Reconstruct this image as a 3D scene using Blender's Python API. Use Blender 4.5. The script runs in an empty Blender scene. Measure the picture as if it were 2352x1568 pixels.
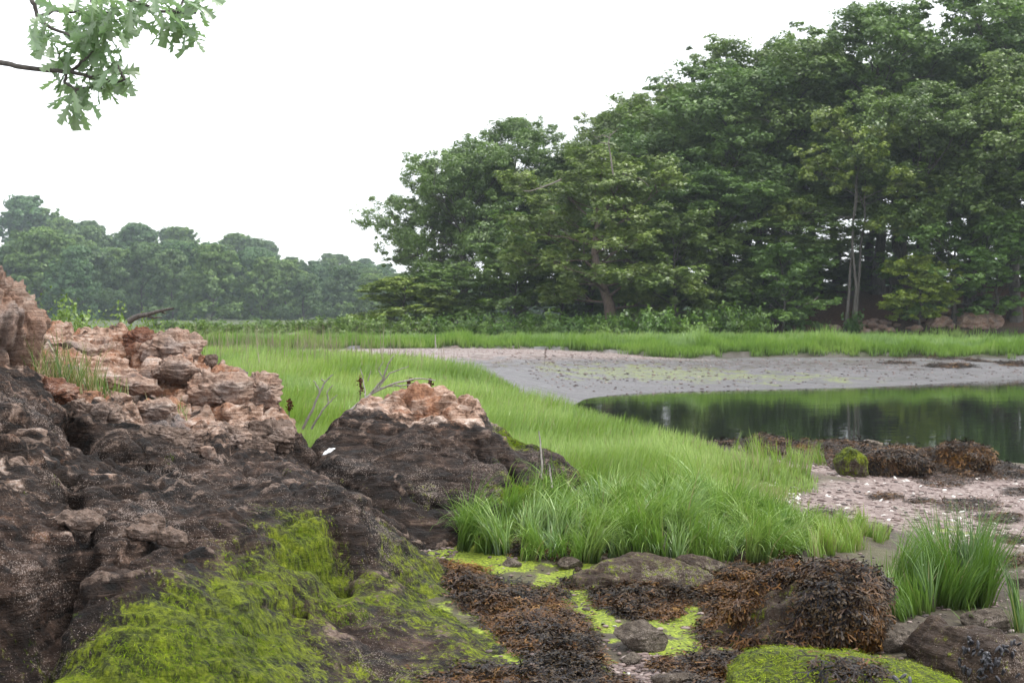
import bpy, bmesh, math, random
import numpy as np
from mathutils import Vector, Matrix

# ------------------------------------------------------------------ camera, sky, sun, exposure
sc = bpy.context.scene
COL = sc.collection
CAM_H = 1.75                      # eye height above the water
FPX, U0, V0, VH = 3390.0, 1176.0, 784.0, 715.0
PITCH = math.atan((V0 - VH) / FPX)
cam = bpy.data.cameras.new("camera")
cam.sensor_width = 36.0
cam.lens = FPX / 2352.0 * 36.0
cam.clip_start, cam.clip_end = 0.1, 3000.0
cam.dof.use_dof = True
cam.dof.focus_distance = 7.0
cam.dof.aperture_fstop = 9.0
cam_o = bpy.data.objects.new("camera", cam)
COL.objects.link(cam_o)
cam_o.location = (0, 0, CAM_H)
cam_o.rotation_euler = (math.pi / 2 - PITCH, 0, 0)
sc.camera = cam_o

SUN_EL, SUN_AZ = 62.0, 80.0       # azimuth from +Y towards +X
w = bpy.data.worlds.new("World")
sc.world = w
w.use_nodes = True
wn = w.node_tree
for n in list(wn.nodes):
    wn.nodes.remove(n)
sky = wn.nodes.new("ShaderNodeTexSky")
sky.sky_type = 'NISHITA'
sky.sun_disc = False
sky.sun_elevation = math.radians(SUN_EL)
sky.sun_rotation = math.radians(SUN_AZ)
sky.dust_density = 1.0
sky.air_density = 1.0
hs = wn.nodes.new("ShaderNodeHueSaturation")
hs.inputs["Saturation"].default_value = 0.22
bg = wn.nodes.new("ShaderNodeBackground")
bg.inputs["Strength"].default_value = 0.11
wo = wn.nodes.new("ShaderNodeOutputWorld")
wn.links.new(sky.outputs[0], hs.inputs["Color"])
cloud = wn.nodes.new("ShaderNodeMixRGB")      # even overcast in front of the clear sky
cloud.inputs[0].default_value = 0.6
cloud.inputs[2].default_value = (8.6, 8.8, 9.1, 1)
wn.links.new(hs.outputs[0], cloud.inputs[1])
wn.links.new(cloud.outputs[0], bg.inputs["Color"])
wn.links.new(bg.outputs[0], wo.inputs["Surface"])

sun = bpy.data.lights.new("sun", 'SUN')
sun.energy = 1.5
sun.angle = math.radians(28)
sun.color = (1.0, 0.97, 0.92)
sun_o = bpy.data.objects.new("sun", sun)
COL.objects.link(sun_o)
el, az = math.radians(SUN_EL), math.radians(SUN_AZ)
sd = Vector((math.sin(az) * math.cos(el), math.cos(az) * math.cos(el), math.sin(el)))
sun_o.rotation_euler = sd.to_track_quat('Z', 'Y').to_euler()

sc.view_settings.view_transform = 'Standard'
sc.view_settings.look = 'None'
sc.view_settings.exposure = 1.28
sc.view_settings.gamma = 1.0
sc.cycles.max_bounces = 7
sc.cycles.diffuse_bounces = 3
sc.cycles.glossy_bounces = 3
sc.cycles.transmission_bounces = 4
sc.cycles.volume_bounces = 1
sc.cycles.use_denoising = True

# ------------------------------------------------------------------ helpers
rng = np.random.default_rng(7)
random.seed(7)


def P(u, v, Y):
    """world point at depth Y (metres ahead of the camera) seen at photograph coordinates u, v"""
    a, b = (u - U0) / FPX, -(v - V0) / FPX
    cp, sp = math.cos(PITCH), math.sin(PITCH)
    d = (a, cp + b * sp, -sp + b * cp)
    t = Y / d[1]
    return np.array((d[0] * t, Y, CAM_H + d[2] * t))


def PZ(u, v, z):
    """world point on the level z"""
    a, b = (u - U0) / FPX, -(v - V0) / FPX
    cp, sp = math.cos(PITCH), math.sin(PITCH)
    d = (a, cp + b * sp, -sp + b * cp)
    t = (z - CAM_H) / d[2]
    return np.array((d[0] * t, d[1] * t, z))


def _h(ix, iy, iz, seed):
    h = (ix.astype(np.uint32) * np.uint32(374761393) + iy.astype(np.uint32) * np.uint32(668265263)
         + iz.astype(np.uint32) * np.uint32(2246822519) + np.uint32((seed * 3266489917) & 0xffffffff))
    h ^= h >> np.uint32(15)
    h *= np.uint32(2246822519)
    h ^= h >> np.uint32(13)
    h *= np.uint32(3266489917)
    h ^= h >> np.uint32(16)
    return h


def pnoise(p, seed=0):
    p = np.asarray(p, dtype=np.float64)
    i = np.floor(p).astype(np.int64)
    f = (p - i).astype(np.float32)
    i = i.astype(np.int32)
    s = f * f * f * (f * (f * 6 - 15) + 10)
    out = np.zeros(len(p), np.float32)
    for dx in (0, 1):
        wx = s[:, 0] if dx else 1 - s[:, 0]
        for dy in (0, 1):
            wy = s[:, 1] if dy else 1 - s[:, 1]
            for dz in (0, 1):
                wz = s[:, 2] if dz else 1 - s[:, 2]
                h = _h(i[:, 0] + dx, i[:, 1] + dy, i[:, 2] + dz, seed)
                gx = (h & np.uint32(1023)).astype(np.float32) / 511.5 - 1
                gy = ((h >> np.uint32(10)) & np.uint32(1023)).astype(np.float32) / 511.5 - 1
                gz = ((h >> np.uint32(20)) & np.uint32(1023)).astype(np.float32) / 511.5 - 1
                out += wx * wy * wz * (gx * (f[:, 0] - dx) + gy * (f[:, 1] - dy) + gz * (f[:, 2] - dz))
    return out * 1.3


def fbm(p, octv=4, seed=0, gain=0.5, lac=2.03):
    p = np.asarray(p, dtype=np.float64)
    a, o = 1.0, 0
    for k in range(octv):
        o = o + a * pnoise(p, seed + k * 17)
        p = p * lac
        a *= gain
    return o


def billow(p, octv=3, seed=0):
    """rounded lumps parted by sharp creases: 0 at a crease, about 0.5 on a lump"""
    p = np.asarray(p, dtype=np.float64)
    a, o = 1.0, 0
    for k in range(octv):
        o = o + a * np.abs(pnoise(p, seed + k * 31))
        p = p * 2.1
        a *= 0.45
    return o


def facets(p, seed=0, tilt=.7):
    """broken planar faces: every cell of a jittered lattice gets its own tilted plane; also the gap to the next cell"""
    p = np.asarray(p, float)
    i0 = np.floor(p).astype(np.int32)
    best = np.full(len(p), 9.0)
    second = np.full(len(p), 9.0)
    val = np.zeros(len(p))
    for dx in (-1, 0, 1):
        for dy in (-1, 0, 1):
            for dz in (-1, 0, 1):
                a, b, c = i0[:, 0] + dx, i0[:, 1] + dy, i0[:, 2] + dz
                h = _h(a, b, c, seed)
                h2 = _h(a, b, c, seed + 99)
                u = np.stack([(h & np.uint32(1023)) / 1023., ((h >> np.uint32(10)) & np.uint32(1023)) / 1023., ((h >> np.uint32(20)) & np.uint32(1023)) / 1023.], 1)
                w = np.stack([(h2 & np.uint32(1023)) / 1023., ((h2 >> np.uint32(10)) & np.uint32(1023)) / 1023., ((h2 >> np.uint32(20)) & np.uint32(1023)) / 1023.], 1) - .5
                r = p - (np.stack([a, b, c], 1) + u)
                d = (r * r).sum(1)
                v = (r * w).sum(1) * 2 * tilt + w[:, 0] * .8
                m = d < best
                second = np.where(m, best, np.minimum(second, d))
                val = np.where(m, v, val)
                best = np.where(m, d, best)
    return val, np.sqrt(second) - np.sqrt(best)


def smooth(x, a, b):
    t = np.clip((x - a) / (b - a), 0, 1)
    return t * t * (3 - 2 * t)


class RBF:
    """smooth surface through scattered values (multiquadric)"""
    def __init__(self, xy, vals, c=0.2, reg=1e-3):
        self.xy, self.c = np.asarray(xy, float), c
        v = np.asarray(vals, float)
        if v.ndim == 1:
            v = v[:, None]
        self.m = v.mean(0)
        d = np.sqrt(((self.xy[:, None] - self.xy[None]) ** 2).sum(-1) + c * c)
        n = len(d)
        A = np.zeros((n + 1, n + 1))
        A[:n, :n] = d - reg * np.eye(n)
        A[:n, n] = A[n, :n] = 1
        self.w = np.linalg.solve(A, np.vstack([v, np.zeros((1, v.shape[1]))]))

    def __call__(self, q):
        q = np.asarray(q, float)
        out = np.empty((len(q), self.w.shape[1]))
        for s in range(0, len(q), 40000):
            d = np.sqrt(((q[s:s + 40000, None] - self.xy[None]) ** 2).sum(-1) + self.c ** 2)
            out[s:s + 40000] = d @ self.w[:-1] + self.w[-1]
        return out


def poly_sd(q, poly):
    """signed distance to a polygon, positive inside"""
    poly = np.asarray(poly, float)[:, :2]
    q = np.asarray(q, float)[:, :2]
    d = np.full(len(q), 1e18)
    ins = np.zeros(len(q), bool)
    n = len(poly)
    for k in range(n):
        a, b = poly[k], poly[(k + 1) % n]
        e = b - a
        t = np.clip(((q - a) @ e) / max(e @ e, 1e-12), 0, 1)
        d = np.minimum(d, ((q - a - t[:, None] * e) ** 2).sum(1))
        c = (a[1] > q[:, 1]) != (b[1] > q[:, 1])
        with np.errstate(divide='ignore', invalid='ignore'):
            xi = a[0] + (q[:, 1] - a[1]) * e[0] / e[1]
        ins ^= c & (q[:, 0] < xi)
    return np.where(ins, 1, -1) * np.sqrt(d)


def line_d(q, pl):
    pl = np.asarray(pl, float)[:, :2]
    d = np.full(len(q), 1e18)
    for k in range(len(pl) - 1):
        a, b = pl[k], pl[k + 1]
        e = b - a
        t = np.clip(((q[:, :2] - a) @ e) / max(e @ e, 1e-12), 0, 1)
        d = np.minimum(d, ((q[:, :2] - a - t[:, None] * e) ** 2).sum(1))
    return np.sqrt(d)


def mk(name, V, F, mat=None, parent=None, smooth_=True, attrs=None, link=True):
    """one mesh object from numpy arrays; F is an (n,3) or (n,4) array or a list of such arrays"""
    me = bpy.data.meshes.new(name)
    V = np.asarray(V, np.float32)
    Fs = F if isinstance(F, list) else [F]
    Fs = [np.asarray(f, np.int32) for f in Fs if len(f)]
    nl = sum(f.size for f in Fs)
    nf = sum(len(f) for f in Fs)
    me.vertices.add(len(V))
    me.vertices.foreach_set("co", V.ravel())
    me.loops.add(nl)
    me.loops.foreach_set("vertex_index", np.concatenate([f.ravel() for f in Fs]))
    me.polygons.add(nf)
    starts, o = [], 0
    for f in Fs:
        k = f.shape[1]
        starts.append(o + np.arange(len(f)) * k)
        o += f.size
    me.polygons.foreach_set("loop_start", np.concatenate(starts).astype(np.int32))
    me.polygons.foreach_set("use_smooth", np.full(nf, smooth_, bool))
    me.update(calc_edges=True)
    for k, a in (attrs or {}).items():
        a = np.asarray(a, np.float32)
        if a.shape[1] == 3:
            a = np.hstack([a, np.ones((len(a), 1), np.float32)])
        at = me.attributes.new(k, 'FLOAT_COLOR', 'POINT')
        at.data.foreach_set("color", a.ravel())
    if mat:
        me.materials.append(mat)
    ob = bpy.data.objects.new(name, me)
    if parent is not None:
        ob.parent = parent
    if link:
        COL.objects.link(ob)
    return ob


def tag(o, label=None, cat=None, group=None, kind=None):
    for k, v in (("label", label), ("category", cat), ("group", group), ("kind", kind)):
        if v:
            o[k] = v
    return o


def empty(name, loc, label=None, cat=None, group=None, rz=0.0):
    o = bpy.data.objects.new(name, None)
    o.empty_display_size = 0.2
    o.location = loc
    o.rotation_euler = (0, 0, rz)
    COL.objects.link(o)
    return tag(o, label, cat, group)


def copy_tree(o, parent=None):
    c = o.copy()
    COL.objects.link(c)
    if parent is not None:
        c.parent = parent
    for ch in list(o.children):
        copy_tree(ch, c)
    return c


def grid_faces(nx, ny):
    i = np.arange(nx * ny).reshape(ny, nx)
    return np.stack([i[:-1, :-1], i[:-1, 1:], i[1:, 1:], i[1:, :-1]], -1).reshape(-1, 4)


def tubes(paths, sides=6):
    """paths: list of (points (n,3), radii (n,)) -> verts, quads"""
    Vs, Fs, o = [], [], 0
    for pts, rad in paths:
        pts = np.asarray(pts, float)
        rad = np.broadcast_to(np.asarray(rad, float), (len(pts),))
        t = np.gradient(pts, axis=0)
        t /= np.linalg.norm(t, axis=1)[:, None] + 1e-9
        up = np.array((0.0, 0, 1)) if abs(t[0, 2]) < 0.9 else np.array((1.0, 0, 0))
        a = np.cross(t, up)
        a /= np.linalg.norm(a, axis=1)[:, None] + 1e-9
        b = np.cross(t, a)
        th = np.linspace(0, 2 * np.pi, sides, endpoint=False)
        ring = a[:, None] * np.cos(th)[None, :, None] + b[:, None] * np.sin(th)[None, :, None]
        v = pts[:, None] + ring * rad[:, None, None]
        n = len(pts)
        Vs.append(v.reshape(-1, 3))
        i = o + np.arange(n * sides).reshape(n, sides)
        j = np.roll(i, -1, axis=1)
        Fs.append(np.stack([i[:-1], j[:-1], j[1:], i[1:]], -1).reshape(-1, 4))
        o += n * sides
    return np.vstack(Vs), np.vstack(Fs)


def face_geo(V, F):
    a, b, c, d = V[F[:, 0]], V[F[:, 1]], V[F[:, 2]], V[F[:, 3]]
    n = np.cross(c - a, d - b)
    ar = np.linalg.norm(n, axis=1)
    return n / (ar[:, None] + 1e-12), ar * 0.5


def scatter(V, F, count, weight=None):
    """random points on a quad mesh -> points, normals, face ids"""
    n, ar = face_geo(V, F)
    wgt = ar if weight is None else ar * weight
    cs = np.cumsum(wgt)
    if cs[-1] <= 0:
        return np.zeros((0, 3)), np.zeros((0, 3)), np.zeros(0, int)
    k = np.searchsorted(cs, rng.random(count) * cs[-1])
    k = np.clip(k, 0, len(F) - 1)
    s, t = rng.random((2, count))
    p = ((1 - s) * (1 - t))[:, None] * V[F[k, 0]] + (s * (1 - t))[:, None] * V[F[k, 1]] \
        + (s * t)[:, None] * V[F[k, 2]] + ((1 - s) * t)[:, None] * V[F[k, 3]]
    return p, n[k], k


# ------------------------------------------------------------------ node materials
class NT:
    def __init__(self, name):
        self.m = bpy.data.materials.new(name)
        self.m.use_nodes = True
        self.t = self.m.node_tree
        for n in list(self.t.nodes):
            self.t.nodes.remove(n)
        self.out = self.t.nodes.new("ShaderNodeOutputMaterial")

    def n(self, typ, **kw):
        nd = self.t.nodes.new("ShaderNode" + typ)
        for k, v in kw.items():
            setattr(nd, k, v)
        return nd

    def put(self, sock, v):
        if isinstance(v, bpy.types.NodeSocket):
            self.t.links.new(v, sock)
        elif isinstance(v, (tuple, list)) and len(v) == 3 and sock.type == 'RGBA':
            sock.default_value = (*v, 1)
        else:
            sock.default_value = v

    def coord(self, scale=(1, 1, 1), rot=(0, 0, 0), kind="Object"):
        c = self.n("TexCoord").outputs[kind]
        mp = self.n("Mapping")
        self.put(mp.inputs["Vector"], c)
        mp.inputs["Scale"].default_value = scale
        mp.inputs["Rotation"].default_value = rot
        return mp.outputs[0]

    def noise(self, vec, scale, detail=5, rough=0.55, dist=0.0, color=False):
        nd = self.n("TexNoise")
        self.put(nd.inputs["Vector"], vec)
        nd.inputs["Scale"].default_value = scale
        nd.inputs["Detail"].default_value = detail
        nd.inputs["Roughness"].default_value = rough
        nd.inputs["Distortion"].default_value = dist
        return nd.outputs["Color" if color else "Fac"]

    def ramp(self, fac, stops):
        nd = self.n("ValToRGB")
        self.put(nd.inputs[0], fac)
        el = nd.color_ramp.elements
        while len(el) < len(stops):
            el.new(0.5)
        for e, (p, c) in zip(el, stops):
            e.position = p
            e.color = (*c, 1) if isinstance(c, (tuple, list)) else (c, c, c, 1)
        return nd.outputs[0]

    def mix(self, fac, a, b, typ='MIX'):
        nd = self.n("MixRGB", blend_type=typ)
        self.put(nd.inputs[0], fac)
        self.put(nd.inputs[1], a)
        self.put(nd.inputs[2], b)
        return nd.outputs[0]

    def math(self, op, a, b=0.0, clamp=False):
        nd = self.n("Math", operation=op, use_clamp=clamp)
        self.put(nd.inputs[0], a)
        self.put(nd.inputs[1], b)
        return nd.outputs[0]

    def step(self, x, lo, hi):
        nd = self.n("MapRange", interpolation_type='SMOOTHSTEP')
        self.put(nd.inputs["Value"], x)
        nd.inputs["From Min"].default_value = lo
        nd.inputs["From Max"].default_value = hi
        return nd.outputs[0]

    def attr(self, name):
        a = self.n("Attribute", attribute_name=name)
        s = self.n("SeparateColor")
        self.put(s.inputs[0], a.outputs["Color"])
        return s.outputs[0], s.outputs[1], s.outputs[2]

    def bump(self, h, strength=0.5, dist=0.02, normal=None):
        nd = self.n("Bump")
        nd.inputs["Strength"].default_value = strength
        nd.inputs["Distance"].default_value = dist
        self.put(nd.inputs["Height"], h)
        if normal is not None:
            self.put(nd.inputs["Normal"], normal)
        return nd.outputs[0]

    def pbr(self, color, rough=0.8, normal=None, spec=0.3, **kw):
        b = self.n("BsdfPrincipled")
        self.put(b.inputs["Base Color"], color)
        self.put(b.inputs["Roughness"], rough)
        self.put(b.inputs["Specular IOR Level"], spec)
        if normal is not None:
            self.put(b.inputs["Normal"], normal)
        for k, v in kw.items():
            self.put(b.inputs[k], v)
        return b.outputs[0]

    def done(self, shader, vol=None):
        if shader is not None:
            self.t.links.new(shader, self.out.inputs["Surface"])
        return self.m


def rock_material(name, fol_rot=(0.5, 0.35, 0.2), tanmul=1.0, greyer=0.0):
    """gneiss: dark tidal film, tan and cream weathered parts, rust, pale barnacle specks, green algae.
    vertex colours: r = tan, g = algae, b = rust"""
    t = NT(name)
    co = t.coord()
    fo = t.coord((2.0, 2.0, 15.0), fol_rot)
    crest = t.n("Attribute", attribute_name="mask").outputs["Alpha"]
    n1 = t.noise(co, 2.3, 6, 0.6)
    n2 = t.noise(co, 10, 9, 0.68, 0.4)
    n3 = t.noise(co, 48, 6, 0.65)
    n4 = t.noise(co, 170, 3, 0.6)
    f1 = t.noise(fo, 2.2, 8, 0.66, 0.8)
    r, g, b = t.attr("mask")
    bandn = t.math('ADD', t.math('MULTIPLY', f1, 0.55), t.math('MULTIPLY', n2, 0.45))
    dark = t.ramp(bandn, [(0.39, (.0035, .0024, .002)), (0.47, (.0165, .0095, .0066)), (0.55, (.044, .028, .0205)),
                          (0.66, (.145, .100, .078))])
    tan = t.ramp(bandn, [(0.34, (.035, .022, .017)), (0.42, (.16, .085, .052)), (0.48, (.38, .235, .165)), (0.55, (.60, .43, .34)),
                         (0.64, (.80, .68, .60))])
    grey = t.ramp(n3, [(0.3, (.10, .088, .088)), (0.7, (.28, .25, .245))])
    orange = t.ramp(n3, [(0.3, (.16, .052, .024)), (0.7, (.50, .25, .135))])
    if not greyer:
        tan = t.mix(t.math('MULTIPLY', t.step(t.noise(co, 3.1, 6, .65, .6), .47, .58), .85), tan, orange)
    tan = t.mix(t.step(n1, 0.5 - greyer * .5, 0.68 - greyer * .4), tan, grey)
    if greyer:
        tan = t.mix(1.0, tan, (.62, .60, .48), 'MULTIPLY')
        dark = t.mix(1.0, dark, (1.0, 1.0, .78), 'MULTIPLY')
    rust = t.ramp(n3, [(0.3, (.055, .016, .008)), (0.6, (.19, .062, .026)), (0.8, (.36, .20, .12))])
    rm = t.step(t.math('ADD', t.math('MULTIPLY', r, tanmul), t.math('MULTIPLY', t.math('SUBTRACT', n2, 0.5), 1.5)), 0.3, 0.72)
    vary = t.ramp(t.noise(co, 1.1, 4, .6, .6), [(.35, (.55, .52, .50)), (.5, (1, .97, .94)), (.66, (1.45, 1.38, 1.36))])
    dark = t.mix(1.0, dark, vary, 'MULTIPLY')
    col = t.mix(rm, dark, tan)
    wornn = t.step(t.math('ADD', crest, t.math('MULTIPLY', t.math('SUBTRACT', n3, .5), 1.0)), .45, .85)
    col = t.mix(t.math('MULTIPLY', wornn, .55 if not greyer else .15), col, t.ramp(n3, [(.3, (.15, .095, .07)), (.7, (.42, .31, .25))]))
    ru = t.step(t.math('ADD', b, t.math('MULTIPLY', t.math('SUBTRACT', t.noise(co, 5, 8, .7, .5), 0.5), 2.4)), 0.62, 0.95)
    col = t.mix(t.math('MULTIPLY', ru, 0.85), col, rust)
    spk = t.step(t.math('ADD', n4, t.math('ADD', t.math('MULTIPLY', t.math('SUBTRACT', n2, 0.5), 0.45), t.math('MULTIPLY', t.math('SUBTRACT', n1, 0.5), 0.5))), 0.61, 0.68)
    col = t.mix(t.math('MULTIPLY', spk, 0.55), col, (.46, .38, .34))
    streak = t.noise(t.coord((34, 34, 5)), 1.6, 6, .7, .6)
    alg = t.ramp(t.math('ADD', t.math('MULTIPLY', streak, 0.6), t.math('MULTIPLY', n2, 0.4)),
                 [(0.36, (.010, .015, .003)), (0.46, (.045, .060, .006)), (0.54, (.125, .155, .010)), (0.64, (.24, .285, .020))])
    am = t.step(t.math('ADD', g, t.math('ADD', t.math('MULTIPLY', t.math('SUBTRACT', n2, 0.5), 1.7), t.math('MULTIPLY', t.math('SUBTRACT', streak, 0.5), 1.6))), 0.42, 0.86)
    col = t.mix(am, col, alg)
    h = t.math('ADD', t.math('MULTIPLY', f1, 0.5), t.math('ADD', t.math('MULTIPLY', n2, 0.6), t.math('MULTIPLY', n3, 0.22)))
    h = t.math('ADD', h, t.math('MULTIPLY', n4, 0.05))
    ro = t.ramp(n2, [(0.35, 0.55), (0.6, 0.85)])
    return t.done(t.pbr(col, ro, t.bump(h, 1.0, 0.085), 0.2))


def blade_material(name, lo, mid, hi, base, dry=(.30, .26, .12), drymix=0.12, trans=0.35, gloss=0.05):
    """grass blades; vertex colours: r = random per blade, g = along the blade, b = dryness"""
    t = NT(name)
    r, g, b = t.attr("tone")
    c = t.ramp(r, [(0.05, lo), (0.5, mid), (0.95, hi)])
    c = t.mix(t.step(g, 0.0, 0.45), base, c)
    c = t.mix(t.step(t.math('ADD', b, t.math('MULTIPLY', r, drymix)), 0.5, 0.9), c, dry)
    d = t.n("BsdfDiffuse")
    t.put(d.inputs[0], c)
    tr = t.n("BsdfTranslucent")
    t.put(tr.inputs[0], t.mix(0.5, c, (.16, .30, .02), 'MIX'))
    gl = t.n("BsdfGlossy")
    gl.inputs["Roughness"].default_value = 0.38
    gl.inputs[0].default_value = (.9, .95, .9, 1)
    m1 = t.n("MixShader")
    m1.inputs[0].default_value = trans
    t.t.links.new(d.outputs[0], m1.inputs[1])
    t.t.links.new(tr.outputs[0], m1.inputs[2])
    m2 = t.n("MixShader")
    m2.inputs[0].default_value = gloss
    t.t.links.new(m1.outputs[0], m2.inputs[1])
    t.t.links.new(gl.outputs[0], m2.inputs[2])
    return t.done(m2.outputs[0])


def leaf_material(name, lo, hi, trans=0.3, gloss=0.04, objcol=True):
    t = NT(name)
    r, g, b = t.attr("tone")
    c = t.mix(r, lo, hi)
    c = t.mix(t.math('MULTIPLY', g, 0.5), c, (.10, .13, .045))
    if objcol:
        oi = t.n("ObjectInfo")
        c = t.mix(1.0, c, oi.outputs["Color"], 'MULTIPLY')
    d = t.n("BsdfDiffuse")
    t.put(d.inputs[0], c)
    tr = t.n("BsdfTranslucent")
    t.put(tr.inputs[0], t.mix(0.5, c, (.10, .20, .02)))
    gl = t.n("BsdfGlossy")
    gl.inputs["Roughness"].default_value = 0.4
    m1 = t.n("MixShader")
    m1.inputs[0].default_value = trans
    t.t.links.new(d.outputs[0], m1.inputs[1])
    t.t.links.new(tr.outputs[0], m1.inputs[2])
    m2 = t.n("MixShader")
    m2.inputs[0].default_value = gloss
    t.t.links.new(m1.outputs[0], m2.inputs[1])
    t.t.links.new(gl.outputs[0], m2.inputs[2])
    return t.done(m2.outputs[0])


def bark_material(name, a, b, scale=6):
    t = NT(name)
    co = t.coord((1, 1, 0.18))
    n = t.noise(co, scale * 2, 7, 0.7, 0.5)
    n2 = t.noise(t.coord(), 1.2, 4)
    c = t.ramp(n, [(0.35, a), (0.65, b)])
    c = t.mix(t.math('MULTIPLY', n2, 0.4), c, (.16, .15, .14))
    return t.done(t.pbr(c, 0.9, t.bump(n, 0.9, 0.03), 0.2))


M = {}
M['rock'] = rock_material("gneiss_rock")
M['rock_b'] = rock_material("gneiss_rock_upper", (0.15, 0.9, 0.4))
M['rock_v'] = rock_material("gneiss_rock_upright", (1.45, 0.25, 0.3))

# ------------------------------------------------------------------ ground sheet
GC = np.array([
    (-1, 3, .33), (1, 3, .33), (4, 3, .28), (-1, 4.5, .35), (.5, 4.5, .33), (2, 4.5, .30), (4, 5, .25), (0, 6, .37), (1, 6, .33), (2, 6, .32),
    (0, 7.4, .44), (1, 7.4, .40), (2, 7.4, .35), (3, 7.5, .30), (5, 7.5, .20), (0, 8.3, .49), (1, 8.3, .47),
    (1.9, 8.5, .40), (-1, 11, .55), (0, 11, .52), (1.2, 11, .47), (-2.5, 13, .6), (0, 14, .52), (1.6, 13, .43),
    (-1, 20, .52), (2.5, 11, .34), (3.2, 9.5, .30), (4, 12, .25), (4, 10, .26), (5, 14, .16), (3.4, 14.6, .27),
    (6, 12, .15), (8, 12, .02), (3, 16.2, .22), (5, 15.2, .15), (6.5, 15.6, .0), (1.5, 19.5, -.12), (1.2, 24, -.12), (2.3, 18.8, -.12),
    (4.5, 18.9, -.12), (6.2, 18.2, -.12), (9, 14.5, -.15), (13, 12, -.2), (4, 24, -.5), (8, 25, -.5), (12, 22, -.6), (20, 25, -.6),
    (40, 30, -.6), (1.63, 31.7, -.12), (8.9, 36.6, -.12), (14.2, 40.9, -.12), (26, 46, -.12), (40, 52, -.12), (4, 39, .17), (8, 42, .22),
    (13, 44, .22), (.5, 36, .2), (-.5, 38, .40), (-5, 41, .5), (-2, 43, .53), (2, 44, .42), (-8, 42, .5), (-8, 46, .5),
    (0, 47, .5), (5, 47.3, .34), (12, 46.8, .34), (20, 50, .36), (-8, 49, .50), (0, 49.5, .50), (5, 49, .48), (12, 48.5, .48),
    (25, 55, .5), (-6, 20, .6), (-8, 30, .6), (-3, 30, .55), (-.6, 26, .5), (-12, 45, .52), (-20, 60, .52), (-20, 20, .7),
    (1.7, 15, .38), (1.25, 16, .37), (.75, 18.6, .38), (-.05, 24, .38), (-1.0, 32, .40), (.7, 28, -.02), (-5, 70, .52), (5, 63, .52), (12, 62, .55),
    (14, 65, .6), (15, 68.5, 1.2), (16, 71, 2.2), (24, 64, .65), (24, 67.5, 1.6), (25, 70, 2.7), (35, 72, 3.2), (50, 70, 3), (20, 80, 3.0), (8, 72, 1.0), (0, 80, .8),
    (0, 100, .8), (-40, 100, .7), (40, 100, 2), (-60, 40, .9), (-20, 5, 1.1), (60, 20, -.5), (60, 60, .8), (-6, 8, .9), (20, 5, .1), (20, 12, -.4),
], float)


def warp(xy):
    xy = np.asarray(xy, float)
    return np.stack([xy[:, 0] / (xy[:, 1] + 4) * 10, 9 * np.log(xy[:, 1] + 4)], 1)


g_rbf = RBF(warp(GC[:, :2]), GC[:, 2], 0.35, 1e-3)


def iz(pts, z):
    return [PZ(u, v, z)[:2] for u, v in pts]


# areas on the ground (world metres)
MARSH_NEAR = np.array([(.45, 9.75), (1.5, 9.5), (1.9, 10.4), (2.25, 11.4), (2.5, 12.3), (2.25, 13.4), (1.95, 14.8), (1.5, 15.9), (.98, 18.6), (.18, 24),
                       (-.75, 32), (-1.9, 34.5), (-4, 38), (-6, 40), (-10, 42.3), (-28, 47), (-40, 30), (-20, 12), (-5.2, 12.6), (-2.6, 11.9), (-1.6, 10.2), (-.7, 10.6)])
MARSH_FAR = np.array([(-60, 47.5), (-12, 45.5), (-8, 46.6), (-3, 47.6), (1, 48.2), (3, 47.6), (4.0, 46.6), (4.6, 45.9), (6, 45.7), (7, 46.9), (9, 46.4), (12, 46.7), (14, 46.2), (17, 46.9), (20, 48.5),
                      (30, 54), (60, 60), (60, 65), (26, 64.8), (16, 65.0), (10, 65), (4, 68), (-4, 70), (-10, 73), (-60, 80)])
SPIT = np.array([(-14, 42.8), (-6, 40.4), (-2.5, 37.8), (-.3, 39.5), (2.5, 42.6), (6, 45), (3.5, 47), (0, 48), (-5, 47.3), (-14, 45.5)])
BEACH = np.array([(1.75, 10.6), (2.6, 9.2), (3.2, 8.6), (4.4, 8.4), (8, 8), (9, 13), (6.4, 16.2), (3.5, 15.2), (2.4, 13.8), (2.7, 12.4), (2.2, 11.3)])
BAR = np.array([(1.9, 15.4), (2.4, 16.9), (3.5, 16.8), (4.6, 15.8), (5.2, 14.8), (5.0, 14.0), (4.2, 13.2), (3.1, 13.6), (2.4, 14.5)])
GREEN = [iz(p, .36) for p in [
    [(1000, 1290), (1060, 1285), (1200, 1320), (1210, 1345), (1130, 1340), (1030, 1315)],
    [(1220, 1375), (1300, 1345), (1370, 1340), (1330, 1400), (1420, 1430), (1400, 1445), (1260, 1410)],
    [(1500, 1425), (1580, 1395), (1625, 1410), (1600, 1450), (1540, 1460)],
    [(1000, 1430), (1120, 1500), (1260, 1480), (1330, 1530), (1180, 1590), (850, 1590), (900, 1480)],
    [(1180, 1540), (1330, 1520), (1400, 1545), (1480, 1590), (1180, 1590)], [(1230, 1350), (1330, 1330), (1420, 1350), (1400, 1420), (1300, 1420)], [(960, 1300), (1010, 1300), (1060, 1400), (1010, 1400)],
    [(1130, 1400), (1180, 1440), (1210, 1480), (1150, 1490), (1100, 1440)],
    [(1480, 1530), (1560, 1520), (1560, 1580), (1480, 1580)]]]
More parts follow.
